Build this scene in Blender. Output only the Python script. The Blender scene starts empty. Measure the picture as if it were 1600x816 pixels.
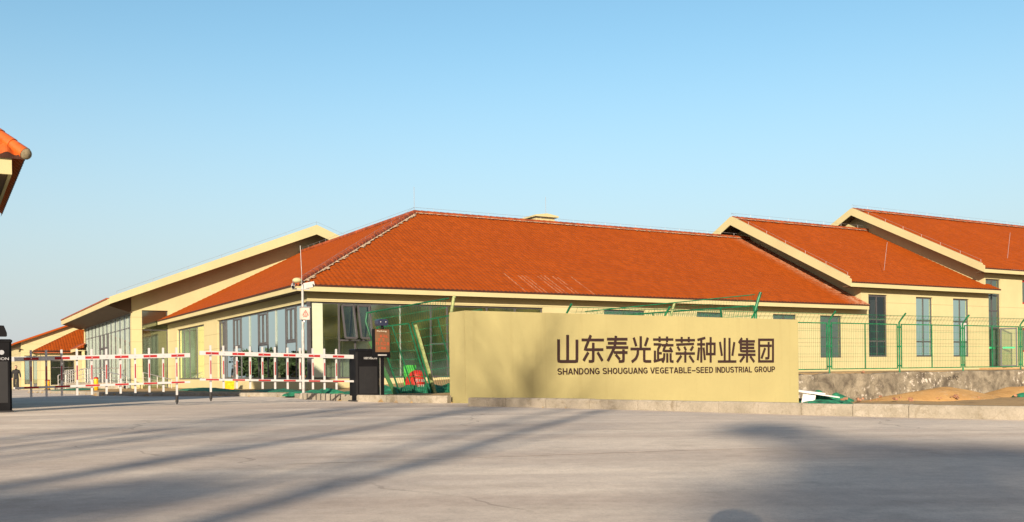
import bpy, math, random
import numpy as np
from mathutils import Vector, Matrix
random.seed(7)
S = bpy.context.scene
COL = S.collection

# ------------------------------------------------------------------ camera, sky, sun, exposure
CAM_H = 0.62
cam = bpy.data.cameras.new('camera'); cam_o = bpy.data.objects.new('camera', cam); COL.objects.link(cam_o)
cam.sensor_width = 36; cam.lens = 36 * 1556 / 1600; cam.shift_y = 0.110; cam.clip_start = 0.05; cam.clip_end = 6000
cam_o.matrix_world = Matrix.Translation((0, 0, CAM_H)) @ Matrix.Rotation(math.radians(90), 4, 'X') @ Matrix.Rotation(-0.0115, 4, 'Z')
S.camera = cam_o

SUN_EL = math.radians(16.0)
SUN_H = Vector((-0.19, -0.98, 0)).normalized()              # towards the sun, horizontally
TO_SUN = SUN_H * math.cos(SUN_EL) + Vector((0, 0, math.sin(SUN_EL)))
w = bpy.data.worlds.new('World'); S.world = w; w.use_nodes = True
nt = w.node_tree; nt.nodes.clear()
sky = nt.nodes.new('ShaderNodeTexSky'); sky.sky_type = 'NISHITA'; sky.sun_disc = False
sky.sun_elevation = SUN_EL; sky.sun_rotation = math.atan2(SUN_H.x, SUN_H.y)
sky.air_density = 1.0; sky.dust_density = 0.8; sky.ozone_density = 0.6; sky.altitude = 0
bg = nt.nodes.new('ShaderNodeBackground'); bg.inputs[1].default_value = 0.092
wo = nt.nodes.new('ShaderNodeOutputWorld')
tc = nt.nodes.new('ShaderNodeTexCoord'); sz = nt.nodes.new('ShaderNodeSeparateXYZ'); nt.links.new(tc.outputs['Generated'], sz.inputs[0])
hz = nt.nodes.new('ShaderNodeMapRange'); hz.interpolation_type = 'SMOOTHSTEP'; nt.links.new(sz.outputs[2], hz.inputs[0])
for i_, v_ in enumerate((-.02, .36, .95, 0.0)): hz.inputs[i_+1].default_value = v_
hm = nt.nodes.new('ShaderNodeMix'); hm.data_type = 'RGBA'; nt.links.new(hz.outputs[0], hm.inputs[0]); 
ht = nt.nodes.new('ShaderNodeMix'); ht.data_type = 'RGBA'; ht.blend_type = 'MULTIPLY'; ht.inputs[0].default_value = 1; nt.links.new(sky.outputs[0], ht.inputs[6])
dt = nt.nodes.new('ShaderNodeVectorMath'); dt.operation = 'DOT_PRODUCT'; nt.links.new(tc.outputs['Generated'], dt.inputs[0]); dt.inputs[1].default_value = SUN_H
dm = nt.nodes.new('ShaderNodeMapRange'); dm.interpolation_type = 'SMOOTHSTEP'; nt.links.new(dt.outputs['Value'], dm.inputs[0])
for i_, v_ in enumerate((-.55, .65, 0.0, 1.0)): dm.inputs[i_+1].default_value = v_
tn = nt.nodes.new('ShaderNodeMix'); tn.data_type = 'RGBA'; nt.links.new(dm.outputs[0], tn.inputs[0])   # clear cyan away from the sun, milky and warm on its side
tn.inputs[6].default_value = (.73, .985, 1.02, 1); tn.inputs[7].default_value = (1.12, .90, .86, 1); nt.links.new(tn.outputs[2], ht.inputs[7])
nt.links.new(ht.outputs[2], hm.inputs[6])
hm.inputs[7].default_value = (3.25, 3.32, 3.55, 1)                        # pale winter haze low in the sky
nt.links.new(hm.outputs[2], bg.inputs[0]); nt.links.new(bg.outputs[0], wo.inputs[0])
sun = bpy.data.lights.new('sun', 'SUN'); sun.energy = 5.0; sun.angle = math.radians(0.53); sun.color = (1.0, 0.84, 0.66)
sun_o = bpy.data.objects.new('sun', sun); COL.objects.link(sun_o)
sun_o.rotation_euler = (-TO_SUN).to_track_quat('-Z', 'Y').to_euler(); sun_o.location = TO_SUN * 60
S.view_settings.view_transform = 'Standard'; S.view_settings.look = 'None'
S.view_settings.exposure = 0.97; S.view_settings.gamma = 1; S.view_settings.use_curve_mapping = False
S.render.engine = 'CYCLES'; S.cycles.use_denoising = True; S.cycles.max_bounces = 6

# ------------------------------------------------------------------ building frame: r runs along the long facade, l away along the side facade
TH = math.atan2(1556 / 2676, 1)
RV = Vector((math.cos(TH), math.sin(TH), 0)); LV = Vector((-math.sin(TH), math.cos(TH), 0))
C0 = Vector((-7.90856, 38.6, 0))
def wpt(r, l, z=0): return C0 + RV * r + LV * l + Vector((0, 0, z))
def rl(x, y):
    d = Vector((x, y, 0)) - C0
    return d.dot(RV), d.dot(LV)

# ------------------------------------------------------------------ mesh builder
class MB:
    def __init__(s): s.v = []; s.f = []; s.sm = []; s.uv = None
    def add(s, vs, fs, smooth=False):
        n = len(s.v); s.v.extend([tuple(map(float, p)) for p in vs])
        for f in fs: s.f.append(tuple(i + n for i in f)); s.sm.append(smooth)
        return s
    def box(s, x0, x1, y0, y1, z0, z1):
        return s.add([(x0,y0,z0),(x1,y0,z0),(x1,y1,z0),(x0,y1,z0),(x0,y0,z1),(x1,y0,z1),(x1,y1,z1),(x0,y1,z1)],
                     [(0,3,2,1),(4,5,6,7),(0,1,5,4),(1,2,6,5),(2,3,7,6),(3,0,4,7)])
    def bar(s, p, q, wd, th, side=None):                      # rectangular bar from p to q; wd across 'side', th the other way
        p = Vector(p); q = Vector(q); d = (q - p).normalized()
        a = Vector(side) if side else (Vector((0,0,1)) if abs(d.z) < .9 else Vector((1,0,0)))
        a = (a - d * a.dot(d)).normalized(); b = d.cross(a)
        a = a * wd / 2; b = b * th / 2
        return s.add([p-a-b, p+a-b, p+a+b, p-a+b, q-a-b, q+a-b, q+a+b, q-a+b],
                     [(0,3,2,1),(4,5,6,7),(0,1,5,4),(1,2,6,5),(2,3,7,6),(3,0,4,7)])
    def tube(s, pts, rad, n=8, caps=True):
        pts = [Vector(p) for p in pts]
        if not isinstance(rad, (list, tuple)): rad = [rad] * len(pts)
        vs = []; fs = []; prev = None
        for i, p in enumerate(pts):
            d = (pts[min(i+1, len(pts)-1)] - pts[max(i-1, 0)]).normalized()
            a = prev if prev is not None else (Vector((0,0,1)) if abs(d.z) < .9 else Vector((1,0,0)))
            a = (a - d * a.dot(d)).normalized(); prev = a; b = d.cross(a)
            for k in range(n):
                t = 2 * math.pi * k / n
                vs.append(p + (a * math.cos(t) + b * math.sin(t)) * rad[i])
        for i in range(len(pts)-1):
            for k in range(n):
                fs.append((i*n+k, i*n+(k+1) % n, (i+1)*n+(k+1) % n, (i+1)*n+k))
        s.add(vs, fs, n > 4)
        if caps: s.add(vs[:n], [tuple(range(n))[::-1]]); s.add(vs[-n:], [tuple(range(n))])
        return s
    def lathe(s, prof, c=(0,0,0), n=16):
        vs = []; fs = []
        for (r, z) in prof:
            for k in range(n):
                t = 2*math.pi*k/n; vs.append((c[0]+r*math.cos(t), c[1]+r*math.sin(t), c[2]+z))
        for i in range(len(prof)-1):
            for k in range(n): fs.append((i*n+k, i*n+(k+1) % n, (i+1)*n+(k+1) % n, (i+1)*n+k))
        return s.add(vs, fs, True)
    def prism(s, poly, vec):                                  # planar polygon swept along vec
        poly = [Vector(p) for p in poly]; vec = Vector(vec); n = len(poly)
        vs = poly + [p + vec for p in poly]
        fs = [tuple(range(n))[::-1], tuple(range(n, 2*n))] + [(i, (i+1) % n, n+(i+1) % n, n+i) for i in range(n)]
        return s.add(vs, fs)
    def ball(s, c, rx, ry, rz, n=12, m=8):
        vs = []; fs = []
        for i in range(m+1):
            ph = math.pi*i/m
            for k in range(n):
                t = 2*math.pi*k/n
                vs.append((c[0]+rx*math.sin(ph)*math.cos(t), c[1]+ry*math.sin(ph)*math.sin(t), c[2]+rz*math.cos(ph)))
        for i in range(m):
            for k in range(n): fs.append((i*n+k, (i+1)*n+k, (i+1)*n+(k+1) % n, i*n+(k+1) % n))
        return s.add(vs, fs, True)

ORG = {}
def props(o, label=None, cat=None, group=None, kind=None):
    if label: o['label'] = label
    if cat: o['category'] = cat
    if group: o['group'] = group
    if kind: o['kind'] = kind
    return o
def thing(name, label, cat, org=(0,0,0), frame=True, group=None, rot=0.0):
    o = bpy.data.objects.new(name, None); COL.objects.link(o); o.empty_display_size = .3
    org = Vector(org)
    if frame: o.location = wpt(*org); o.rotation_euler = (0, 0, TH)
    else: o.location = org; o.rotation_euler = (0, 0, rot)
    ORG[o.name] = org if frame or rot == 0 else Vector((0,0,0))
    return props(o, label, cat, group)
def mesh(name, mb, mat, off=(0,0,0)):
    me = bpy.data.meshes.new(name); o = Vector(off)
    me.from_pydata([(v[0]-o.x, v[1]-o.y, v[2]-o.z) for v in mb.v], [], mb.f)
    me.polygons.foreach_set('use_smooth', mb.sm)
    if mb.uv is not None:
        uvl = me.uv_layers.new(name='UVMap'); li = np.empty(len(me.loops), dtype=np.int32); me.loops.foreach_get('vertex_index', li)
        uvl.data.foreach_set('uv', np.array(mb.uv, dtype=np.float32)[li].ravel())
    me.materials.append(mat); me.update()
    return me
def part(name, mb, mat, parent, label=None):
    root = parent
    while root.parent: root = root.parent
    o = bpy.data.objects.new(name, mesh(name, mb, mat, ORG[root.name])); COL.objects.link(o); o.parent = parent
    if label: o['label'] = label
    return o
def solo(name, mb, mat, label=None, cat=None, kind=None, group=None, frame=False, org=(0,0,0)):
    o = bpy.data.objects.new(name, mesh(name, mb, mat, org)); COL.objects.link(o)
    if frame: o.location = wpt(*org); o.rotation_euler = (0,0,TH)
    else: o.location = Vector(org)
    ORG[o.name] = Vector(org)
    return props(o, label, cat, group, kind)
def copy_thing(root, loc=None, rotz=None, label=None):
    def rec(o, par):
        c = o.copy(); COL.objects.link(c)
        if par: c.parent = par
        for ch in list(o.children): rec(ch, c)
        return c
    c = rec(root, None)
    if loc is not None: c.location = loc
    if rotz is not None: c.rotation_euler = (0,0,rotz)
    if label: c['label'] = label
    return c

# ------------------------------------------------------------------ materials
def nmat(name):
    m = bpy.data.materials.new(name); m.use_nodes = True
    n = m.node_tree.nodes; b = n['Principled BSDF']
    return m, m.node_tree, b
def N(nt, t, **kw):
    n = nt.nodes.new(t)
    for k, v in kw.items(): setattr(n, k, v)
    return n
def coord(nt, kind='Object'): return N(nt, 'ShaderNodeTexCoord').outputs[kind]
def noise(nt, vec, scale, detail=4, rough=.55, dist=0):
    n = N(nt, 'ShaderNodeTexNoise'); n.inputs['Scale'].default_value = scale; n.inputs['Detail'].default_value = detail
    n.inputs['Roughness'].default_value = rough; n.inputs['Distortion'].default_value = dist
    nt.links.new(vec, n.inputs['Vector']); return n.outputs['Fac']
def ramp(nt, fac, a, b, ca=(0,0,0,1), cb=(1,1,1,1)):
    n = N(nt, 'ShaderNodeValToRGB'); e = n.color_ramp.elements
    e[0].position = a; e[1].position = b; e[0].color = ca; e[1].color = cb
    nt.links.new(fac, n.inputs[0]); return n.outputs[0]
def mix(nt, fac, a, b, mode='MIX'):
    n = N(nt, 'ShaderNodeMix', data_type='RGBA', blend_type=mode)
    for sock, val in ((n.inputs[0], fac), (n.inputs[6], a), (n.inputs[7], b)):
        if isinstance(val, (int, float)): sock.default_value = val
        elif isinstance(val, tuple): sock.default_value = (*val[:3], 1)
        else: nt.links.new(val, sock)
    return n.outputs[2]
def math_(nt, op, a, b=None, clamp=False):
    n = N(nt, 'ShaderNodeMath', operation=op, use_clamp=clamp)
    for i, val in enumerate((a, b)):
        if val is None: continue
        if isinstance(val, (int, float)): n.inputs[i].default_value = val
        else: nt.links.new(val, n.inputs[i])
    return n.outputs[0]
def maprange(nt, v, a, b, c=0., d=1., smooth=True):
    n = N(nt, 'ShaderNodeMapRange'); n.interpolation_type = 'SMOOTHSTEP' if smooth else 'LINEAR'
    nt.links.new(v, n.inputs[0])
    for i, x in enumerate((a, b, c, d)): n.inputs[i+1].default_value = x
    return n.outputs[0]
def bump(nt, b, h, strength=.3, dist=.02):
    n = N(nt, 'ShaderNodeBump'); n.inputs['Strength'].default_value = strength; n.inputs['Distance'].default_value = dist
    nt.links.new(h, n.inputs['Height']); nt.links.new(n.outputs[0], b.inputs['Normal'])
def simple(name, col, rough=.6, metal=0., var=.12, scale=6., spec=.4, bmp=0.):
    m, t, b = nmat(name); v = coord(t)
    f = noise(t, v, scale)
    dark = tuple(c * (1 - var * 1.6) for c in col); lite = tuple(min(1, c * (1 + var)) for c in col)
    t.links.new(ramp(t, f, .3, .7, (*dark, 1), (*lite, 1)), b.inputs['Base Color'])
    b.inputs['Roughness'].default_value = rough; b.inputs['Metallic'].default_value = metal
    b.inputs['Specular IOR Level'].default_value = spec
    if bmp: bump(t, b, noise(t, v, scale * 8), bmp, .01)
    return m
def stucco(name, col, joints=True, z_off=.56, pitch=.75, stain=.25):
    m, t, b = nmat(name); v = coord(t)
    f1 = noise(t, v, .6, 5); f2 = noise(t, v, 9, 4)
    c = mix(t, ramp(t, f1, .35, .7), tuple(x * .93 for x in col), tuple(min(1, x * 1.04) for x in col))
    c = mix(t, math_(t, 'MULTIPLY', ramp(t, f2, .45, .75), .12), c, tuple(x * .8 for x in col))
    sep = N(t, 'ShaderNodeSeparateXYZ'); t.links.new(v, sep.inputs[0])
    # rain streaks: noise stretched down the wall
    mp = N(t, 'ShaderNodeMapping'); mp.inputs['Scale'].default_value = (3.5, 3.5, .22); t.links.new(v, mp.inputs[0])
    st = ramp(t, noise(t, mp.outputs[0], 1.6, 5, .6), .55, .8)
    c = mix(t, math_(t, 'MULTIPLY', st, stain), c, tuple(x * y for x, y in zip(col, (.72, .68, .62))))
    if joints:
        k = math_(t, 'FRACT', math_(t, 'DIVIDE', math_(t, 'SUBTRACT', sep.outputs[2], z_off), pitch))
        g = math_(t, 'MULTIPLY', math_(t, 'LESS_THAN', k, .024 / pitch * .75), math_(t, 'LESS_THAN', sep.outputs[2], 4.45))
        c = mix(t, math_(t, 'MULTIPLY', g, .7), c, tuple(x * .28 for x in col))
    t.links.new(c, b.inputs['Base Color']); b.inputs['Roughness'].default_value = .85; b.inputs['Specular IOR Level'].default_value = .2
    bump(t, b, noise(t, v, 90, 3), .12, .004)
    return m
YEL = (.405, .362, .196)
M = {}
M['stucco'] = stucco('yellow_stucco', YEL)
M['stucco_plain'] = stucco('yellow_stucco_plain', YEL, False, stain=.15)
M['sign'] = stucco('sign_render', (.338, .300, .136), False, stain=.35)
M['soffit'] = simple('soffit_brown_shaded', (.075, .044, .021), .8, var=.08, scale=2)  # brown soffit, its colour darkened to carry the shade under the eaves
M['frame'] = simple('window_frame', (.055, .052, .055), .45, var=.1)
M['frame_light'] = simple('pale_mullion', (.20, .22, .20), .4, var=.05)
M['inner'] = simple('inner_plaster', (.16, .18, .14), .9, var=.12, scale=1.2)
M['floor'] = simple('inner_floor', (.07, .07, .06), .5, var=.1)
M['white'] = simple('white_paint', (.39, .39, .38), .4, var=.04)
M['whitedirty'] = simple('weathered_white_paint', (.34, .33, .31), .6, var=.15, scale=9)
M['grey'] = simple('grey_metal', (.45, .46, .47), .35, .6, var=.08)
M['steel'] = simple('brushed_steel', (.60, .58, .54), .3, .85, var=.08)
M['black'] = simple('black_powder_coat', (.006, .006, .007), .6, var=.25, scale=4, spec=.1)
M['rubber'] = simple('black_rubber', (.02, .02, .02), .8, var=.2)
M['red'] = simple('red_reflective', (.27, .006, .006), .7, var=.1, scale=12)
M['redpl'] = simple('red_plastic', (.38, .012, .008), .5, var=.15, scale=8)
M['green'] = simple('green_fence_paint', (.008, .135, .052), .45, var=.3, scale=5)
M['greendark'] = simple('dark_green_fence_paint', (.006, .085, .034), .5, var=.3, scale=5)
M['greenold'] = simple('faded_green_paint', (.22, .26, .10), .6, var=.3, scale=14)
M['netting'] = simple('green_netting', (.012, .15, .075), .8, var=.45, scale=7, bmp=.6)
M['yellow'] = simple('yellow_plastic', (.75, .36, .01), .45, var=.2, scale=7)
M['letters'] = simple('dark_lettering', (.030, .014, .012), .5, var=.1)
M['ink'] = simple('black_scrawl', (.03, .028, .025), .9, var=.1)
M['mortar'] = simple('lime_mortar', (.40, .30, .20), .95, var=.35, scale=14, bmp=.5)
M['cap'] = simple('ridge_tile', (.24, .050, .010), .6, var=.3, scale=3)
M['captop'] = simple('glazed_ridge_tile', (.52, .10, .02), .35, var=.2, scale=6)
M['wire'] = simple('galvanised_wire', (.26, .25, .25), .5, .3, var=.1)
M['bark'] = simple('bark', (.12, .095, .07), .9, var=.4, scale=6, bmp=.6)

def translucent(m):
    t = m.node_tree; b = t.nodes['Principled BSDF']; tr = N(t, 'ShaderNodeBsdfTranslucent'); mx = N(t, 'ShaderNodeMixShader'); mx.inputs[0].default_value = .5
    t.links.new(b.inputs['Base Color'].links[0].from_socket, tr.inputs[0]); t.links.new(b.outputs[0], mx.inputs[1]); t.links.new(tr.outputs[0], mx.inputs[2])
    t.links.new(mx.outputs[0], t.nodes['Material Output'].inputs[0])
M['leafbrush'] = simple('olive_leaves', (.60, .55, .25), .7, var=.5, scale=.7); translucent(M['leafbrush'])
M['tile_shade'] = simple('tile_end_shade', (.045, .014, .007), .9, var=.2)  # dark colour standing in for the shade inside the hollow tile ends
M['leaf'] = simple('evergreen_leaves', (.045, .075, .022), .7, var=.5, scale=1.2)
M['skin'] = simple('skin', (.45, .25, .17), .55, var=.06)
M['hair'] = simple('hair', (.015, .012, .010), .6, var=.1)
M['cloth'] = simple('black_cloth', (.018, .017, .018), .9, var=.3, scale=14)
M['brick'] = simple('broken_brick', (.26, .13, .075), .9, var=.3, scale=14, bmp=.5)
M['board'] = simple('white_board', (.70, .69, .66), .6, var=.12, scale=5)

def glass_mat(name, tint, refl, base=.12, rough=.015):
    m = bpy.data.materials.new(name); m.use_nodes = True; t = m.node_tree; t.nodes.clear()
    o = N(t, 'ShaderNodeOutputMaterial'); tr = N(t, 'ShaderNodeBsdfTransparent'); gl = N(t, 'ShaderNodeBsdfGlossy'); mx = N(t, 'ShaderNodeMixShader')
    tr.inputs[0].default_value = (*tint, 1); gl.inputs[0].default_value = (*refl, 1); gl.inputs['Roughness'].default_value = rough
    fr = N(t, 'ShaderNodeFresnel'); fr.inputs[0].default_value = 1.6
    bp = N(t, 'ShaderNodeBump'); bp.inputs['Strength'].default_value = .06; bp.inputs['Distance'].default_value = .05
    t.links.new(noise(t, coord(t), .9, 2), bp.inputs['Height']); t.links.new(bp.outputs[0], gl.inputs['Normal'])
    f = math_(t, 'ADD', fr.outputs[0], base, True)
    t.links.new(f, mx.inputs[0]); t.links.new(tr.outputs[0], mx.inputs[1]); t.links.new(gl.outputs[0], mx.inputs[2]); t.links.new(mx.outputs[0], o.inputs[0])
    return m
M['glass'] = glass_mat('tinted_glass', (.78, .88, .70), (.86, .98, .76), .26, .07)
M['glass_sky'] = glass_mat('reflective_glass', (.5, .58, .54), (.80, 1.0, .86), .72)
M['glass_blue'] = glass_mat('pale_tinted_glass', (.74, .82, .76), (.70, .80, .76), .06)

def tile_mat(name, edge=None, streak=None, col=(.262, .052, .004)):
    m, t, b = nmat(name); uv = coord(t, 'UV'); ob = coord(t)
    fl = N(t, 'ShaderNodeVectorMath', operation='FLOOR'); t.links.new(uv, fl.inputs[0])
    wn = N(t, 'ShaderNodeTexWhiteNoise', noise_dimensions='2D'); t.links.new(fl.outputs[0], wn.inputs['Vector'])
    c = mix(t, wn.outputs['Value'], tuple(x * .84 for x in col), tuple(x * 1.10 for x in col))
    c = mix(t, ramp(t, noise(t, ob, .35, 5), .35, .7), tuple(x * y for x, y in zip(col, (.86, .80, .8))), c)
    c = mix(t, .55, c, mix(t, wn.outputs['Value'], tuple(x * .84 for x in col), tuple(x * 1.10 for x in col)))
    sp = ramp(t, noise(t, ob, 5.5, 3, .7), .735, .76)                    # mortar droppings
    cl = ramp(t, noise(t, ob, .55, 3), .42, .62)
    lime = math_(t, 'MULTIPLY', sp, cl)
    sx = N(t, 'ShaderNodeSeparateXYZ'); t.links.new(ob, sx.inputs[0])
    su = N(t, 'ShaderNodeSeparateXYZ'); t.links.new(uv, su.inputs[0])
    if edge is not None:
        e = math_(t, 'MULTIPLY', maprange(t, sx.outputs[0], edge - 1.9, edge), ramp(t, noise(t, ob, 4.5, 4, .7), .36, .62))
        lime = math_(t, 'MAXIMUM', lime, math_(t, 'MULTIPLY', e, .8))
    if streak is not None:
        u0, u1, v1 = streak
        a = math_(t, 'MULTIPLY', math_(t, 'GREATER_THAN', su.outputs[0], u0), math_(t, 'LESS_THAN', su.outputs[0], u1))
        a = math_(t, 'MULTIPLY', a, math_(t, 'LESS_THAN', su.outputs[1], math_(t, 'ADD', v1, math_(t, 'MULTIPLY', noise(t, ob, 1.8, 2), 3.))))
        ch = math_(t, 'LESS_THAN', math_(t, 'ABSOLUTE', math_(t, 'SUBTRACT', math_(t, 'FRACT', su.outputs[0]), .5)), .13)
        fu = N(t, 'ShaderNodeTexWhiteNoise', noise_dimensions='1D'); t.links.new(math_(t, 'FLOOR', su.outputs[0]), fu.inputs['W'])
        a = math_(t, 'MULTIPLY', math_(t, 'MULTIPLY', a, ch), math_(t, 'GREATER_THAN', fu.outputs['Value'], .35))
        a = math_(t, 'MULTIPLY', a, ramp(t, noise(t, ob, 2.6, 3), .30, .55))
        lime = math_(t, 'MAXIMUM', lime, math_(t, 'MULTIPLY', a, .42))
    c = mix(t, lime, c, (.48, .30, .19))
    t.links.new(c, b.inputs['Base Color']); b.inputs['Roughness'].default_value = .75; b.inputs['Specular IOR Level'].default_value = .12
    return m
M['tile'] = tile_mat('clay_roof_tile')
M['tile_a'] = tile_mat('clay_roof_tile_limed', 31.2, (45, 63, 4.5))
M['tile_b'] = tile_mat('clay_roof_tile_edge', 12.8)

def road_mat():
    m, t, b = nmat('worn_concrete'); v = coord(t)
    f1 = noise(t, v, .22, 6, .6, .6); f2 = noise(t, v, 1.7, 6, .65); f3 = noise(t, v, 38, 4, .7)
    mp = N(t, 'ShaderNodeMapping'); mp.inputs['Scale'].default_value = (.12, .9, 1); mp.inputs['Rotation'].default_value = (0, 0, -.5); t.links.new(v, mp.inputs[0])
    f4 = noise(t, mp.outputs[0], .8, 6, .6)                                # tyre-swept bands
    c = mix(t, ramp(t, f1, .38, .64), (.57, .49, .39), (.79, .685, .545))
    c = mix(t, math_(t, 'MULTIPLY', ramp(t, noise(t, v, .38, 6, .62, .8), .46, .60), .65), c, (.49, .43, .365))
    c = mix(t, math_(t, 'MULTIPLY', ramp(t, f4, .42, .62), .8), c, (.43, .345, .275))
    c = mix(t, math_(t, 'MULTIPLY', ramp(t, f2, .54, .72), .5), c, (.33, .268, .205))
    c = mix(t, math_(t, 'MULTIPLY', ramp(t, f3, .46, .70), .42), c, (.30, .27, .225))
    vo = N(t, 'ShaderNodeTexVoronoi'); vo.inputs['Scale'].default_value = 17; t.links.new(v, vo.inputs['Vector'])
    ag = math_(t, 'MULTIPLY', ramp(t, vo.outputs['Distance'], .10, .20, (1,1,1,1), (0,0,0,1)), ramp(t, noise(t, v, .45, 4, .6), .48, .62))
    c = mix(t, math_(t, 'MULTIPLY', ag, .75), c, (.62, .58, .51))          # exposed aggregate in worn patches
    f5 = noise(t, v, 6.5, 8, .72); f6 = noise(t, v, 140, 2, .6)
    c = mix(t, ramp(t, f5, .34, .68), mix(t, .22, c, (.22, .185, .15)), mix(t, .12, c, (.85, .75, .62)))
    c = mix(t, math_(t, 'MULTIPLY', ramp(t, f6, .52, .66), .28), c, (.16, .14, .12))
    wv = N(t, 'ShaderNodeVectorMath', operation='ADD'); sc_ = N(t, 'ShaderNodeVectorMath', operation='SCALE'); sc_.inputs['Scale'].default_value = .9
    nn = N(t, 'ShaderNodeTexNoise'); nn.inputs['Scale'].default_value = 1.1; nn.inputs['Detail'].default_value = 6; t.links.new(v, nn.inputs['Vector'])
    t.links.new(nn.outputs['Color'], sc_.inputs[0]); t.links.new(v, wv.inputs[0]); t.links.new(sc_.outputs[0], wv.inputs[1])
    cr = N(t, 'ShaderNodeTexVoronoi', feature='DISTANCE_TO_EDGE'); cr.inputs['Scale'].default_value = .16; t.links.new(wv.outputs[0], cr.inputs['Vector'])
    ck = math_(t, 'MULTIPLY', math_(t, 'LESS_THAN', cr.outputs['Distance'], .0022), ramp(t, noise(t, v, .5, 2), .42, .52))
    c = mix(t, math_(t, 'MULTIPLY', ck, .4), c, (.15, .125, .10))
    t.links.new(c, b.inputs['Base Color']); b.inputs['Roughness'].default_value = .88; b.inputs['Specular IOR Level'].default_value = .18
    h = math_(t, 'ADD', math_(t, 'MULTIPLY', f3, .6), math_(t, 'MULTIPLY', f2, .8)); bump(t, b, h, .22, .012)
    return m
M['road'] = road_mat()
def stone_mat(name, a, b_, c_, sc=1., light=.5):
    m, t, b = nmat(name); v = coord(t)
    c = mix(t, ramp(t, noise(t, v, 1.4 * sc, 7, .65, .4), .36, .64), a, b_)
    c = mix(t, math_(t, 'MULTIPLY', ramp(t, noise(t, v, 3.1 * sc, 7, .7, .8), .52, .68), .7), c, c_)
    c = mix(t, math_(t, 'MULTIPLY', math_(t, 'MULTIPLY', ramp(t, noise(t, v, 4.6 * sc, 5, .7), .555, .60), ramp(t, noise(t, v, .55, 3), .44, .60)), light), c, (.62, .57, .48))
    c = mix(t, math_(t, 'MULTIPLY', ramp(t, noise(t, v, 30 * sc, 3, .7), .5, .75), .4), c, tuple(x * .5 for x in a))
    t.links.new(c, b.inputs['Base Color']); b.inputs['Roughness'].default_value = .92; b.inputs['Specular IOR Level'].default_value = .15
    bump(t, b, noise(t, v, 22 * sc, 5, .7), .5, .02)
    return m
M['kerb'] = stone_mat('kerb_concrete', (.235, .21, .16), (.32, .285, .225), (.15, .122, .078), 1.3, .15)
M['retain'] = stone_mat('rough_concrete', (.085, .072, .054), (.27, .235, .17), (.065, .052, .038), 1.25, .7)
M['sand'] = stone_mat('sand', (.38, .215, .075), (.47, .285, .11), (.30, .17, .06), 1.2, .15)
M['soil'] = stone_mat('soil', (.30, .20, .09), (.38, .26, .125), (.20, .14, .075), .8, .2)
M['plain'] = stone_mat('dry_ground', (.26, .23, .17), (.34, .30, .22), (.20, .18, .12), .15, .1)
def screen_mat():
    m, t, b = nmat('led_screen'); v = coord(t)
    t.links.new(mix(t, ramp(t, noise(t, v, 4, 2), .3, .7), (.085, .042, .020), (.12, .065, .032)), b.inputs['Base Color'])
    b.inputs['Roughness'].default_value = .35
    b.inputs['Emission Color'].default_value = (.30, .12, .04, 1); b.inputs['Emission Strength'].default_value = .12
    return m
M['screen'] = screen_mat()
def led_mat():
    m, t, b = nmat('red_led'); b.inputs['Base Color'].default_value = (.26, .04, .012, 1)
    b.inputs['Emission Color'].default_value = (1, .10, .03, 1); b.inputs['Emission Strength'].default_value = .12
    return m
M['led'] = led_mat()
# ------------------------------------------------------------------ ground, road, kerbs
def road_z(y): return 0.0 if y < 35 else -.0048 * (y - 35)
K1 = [(-5.75,27.2),(-5.55,26.5),(-3.62,23.45),(-2.11,21.85),(-1.40,21.45)]
K2 = [(-.86,19.25),(.6,17.9),(2.05,16.3),(3.1,15.0),(4.0,13.8),(5.05,12.7),(6.1,11.7),(8.2,9.7),(12,6.2),(25,-5)]
K3 = [(-25.5,52.5),(-23.5,49.5),(-17.84,41.4),(-14.2,35.6),(-12.6,33.4),(-11.0,32.6),(-9.2,31.9),(-7.5,30.6),(-6.3,28.8),(-5.85,27.4)]
b = MB(); b.add([(-3000,-3000,-.62),(3000,-3000,-.62),(3000,4000,-.62),(-3000,4000,-.62)], [(0,1,2,3)])
solo('ground', b, M['plain'], kind='structure')
def road_sheet():
    b = MB()
    near = [(-90,-90),(90,-90),(90,-40),(25,-5)] + K2[-2::-1] + [(-.95,21.35),(-1.40,21.45)] + K1[-2::-1] + K3[-1:2:-1]
    near += [(-14.6,35.0),(-90,35.0)]
    b.add([(x, y, 0) for x, y in near], [tuple(range(len(near)))])
    far = [(-90,35.0),(-14.6,35.0),(-17.84,41.4),(-23.5,49.5),(-25.5,52.5),(-24.5,61),(-36,82),(-36,150),(-90,150)]
    b.add([(x, y, road_z(y) - .0) for x, y in far], [tuple(range(len(far)))])
    return b
solo('road', road_sheet(), M['road'], kind='structure')
b = MB()                                                            # raised joint line in the concrete
jp = [(-1.6,7.0),(-.9,7.18),(.3,7.55),(1.3,7.82),(2.2,8.0)]
for (x0,y0),(x1,y1) in zip(jp, jp[1:]): b.add([(x0,y0-.008,.004),(x1,y1-.008,.004),(x1,y1+.012,.004),(x0,y0+.012,.004)],[(0,1,2,3)])
solo('road_joint', b, simple('pale_joint', (.66,.55,.43), .9, var=.45, scale=3), kind='structure')

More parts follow.
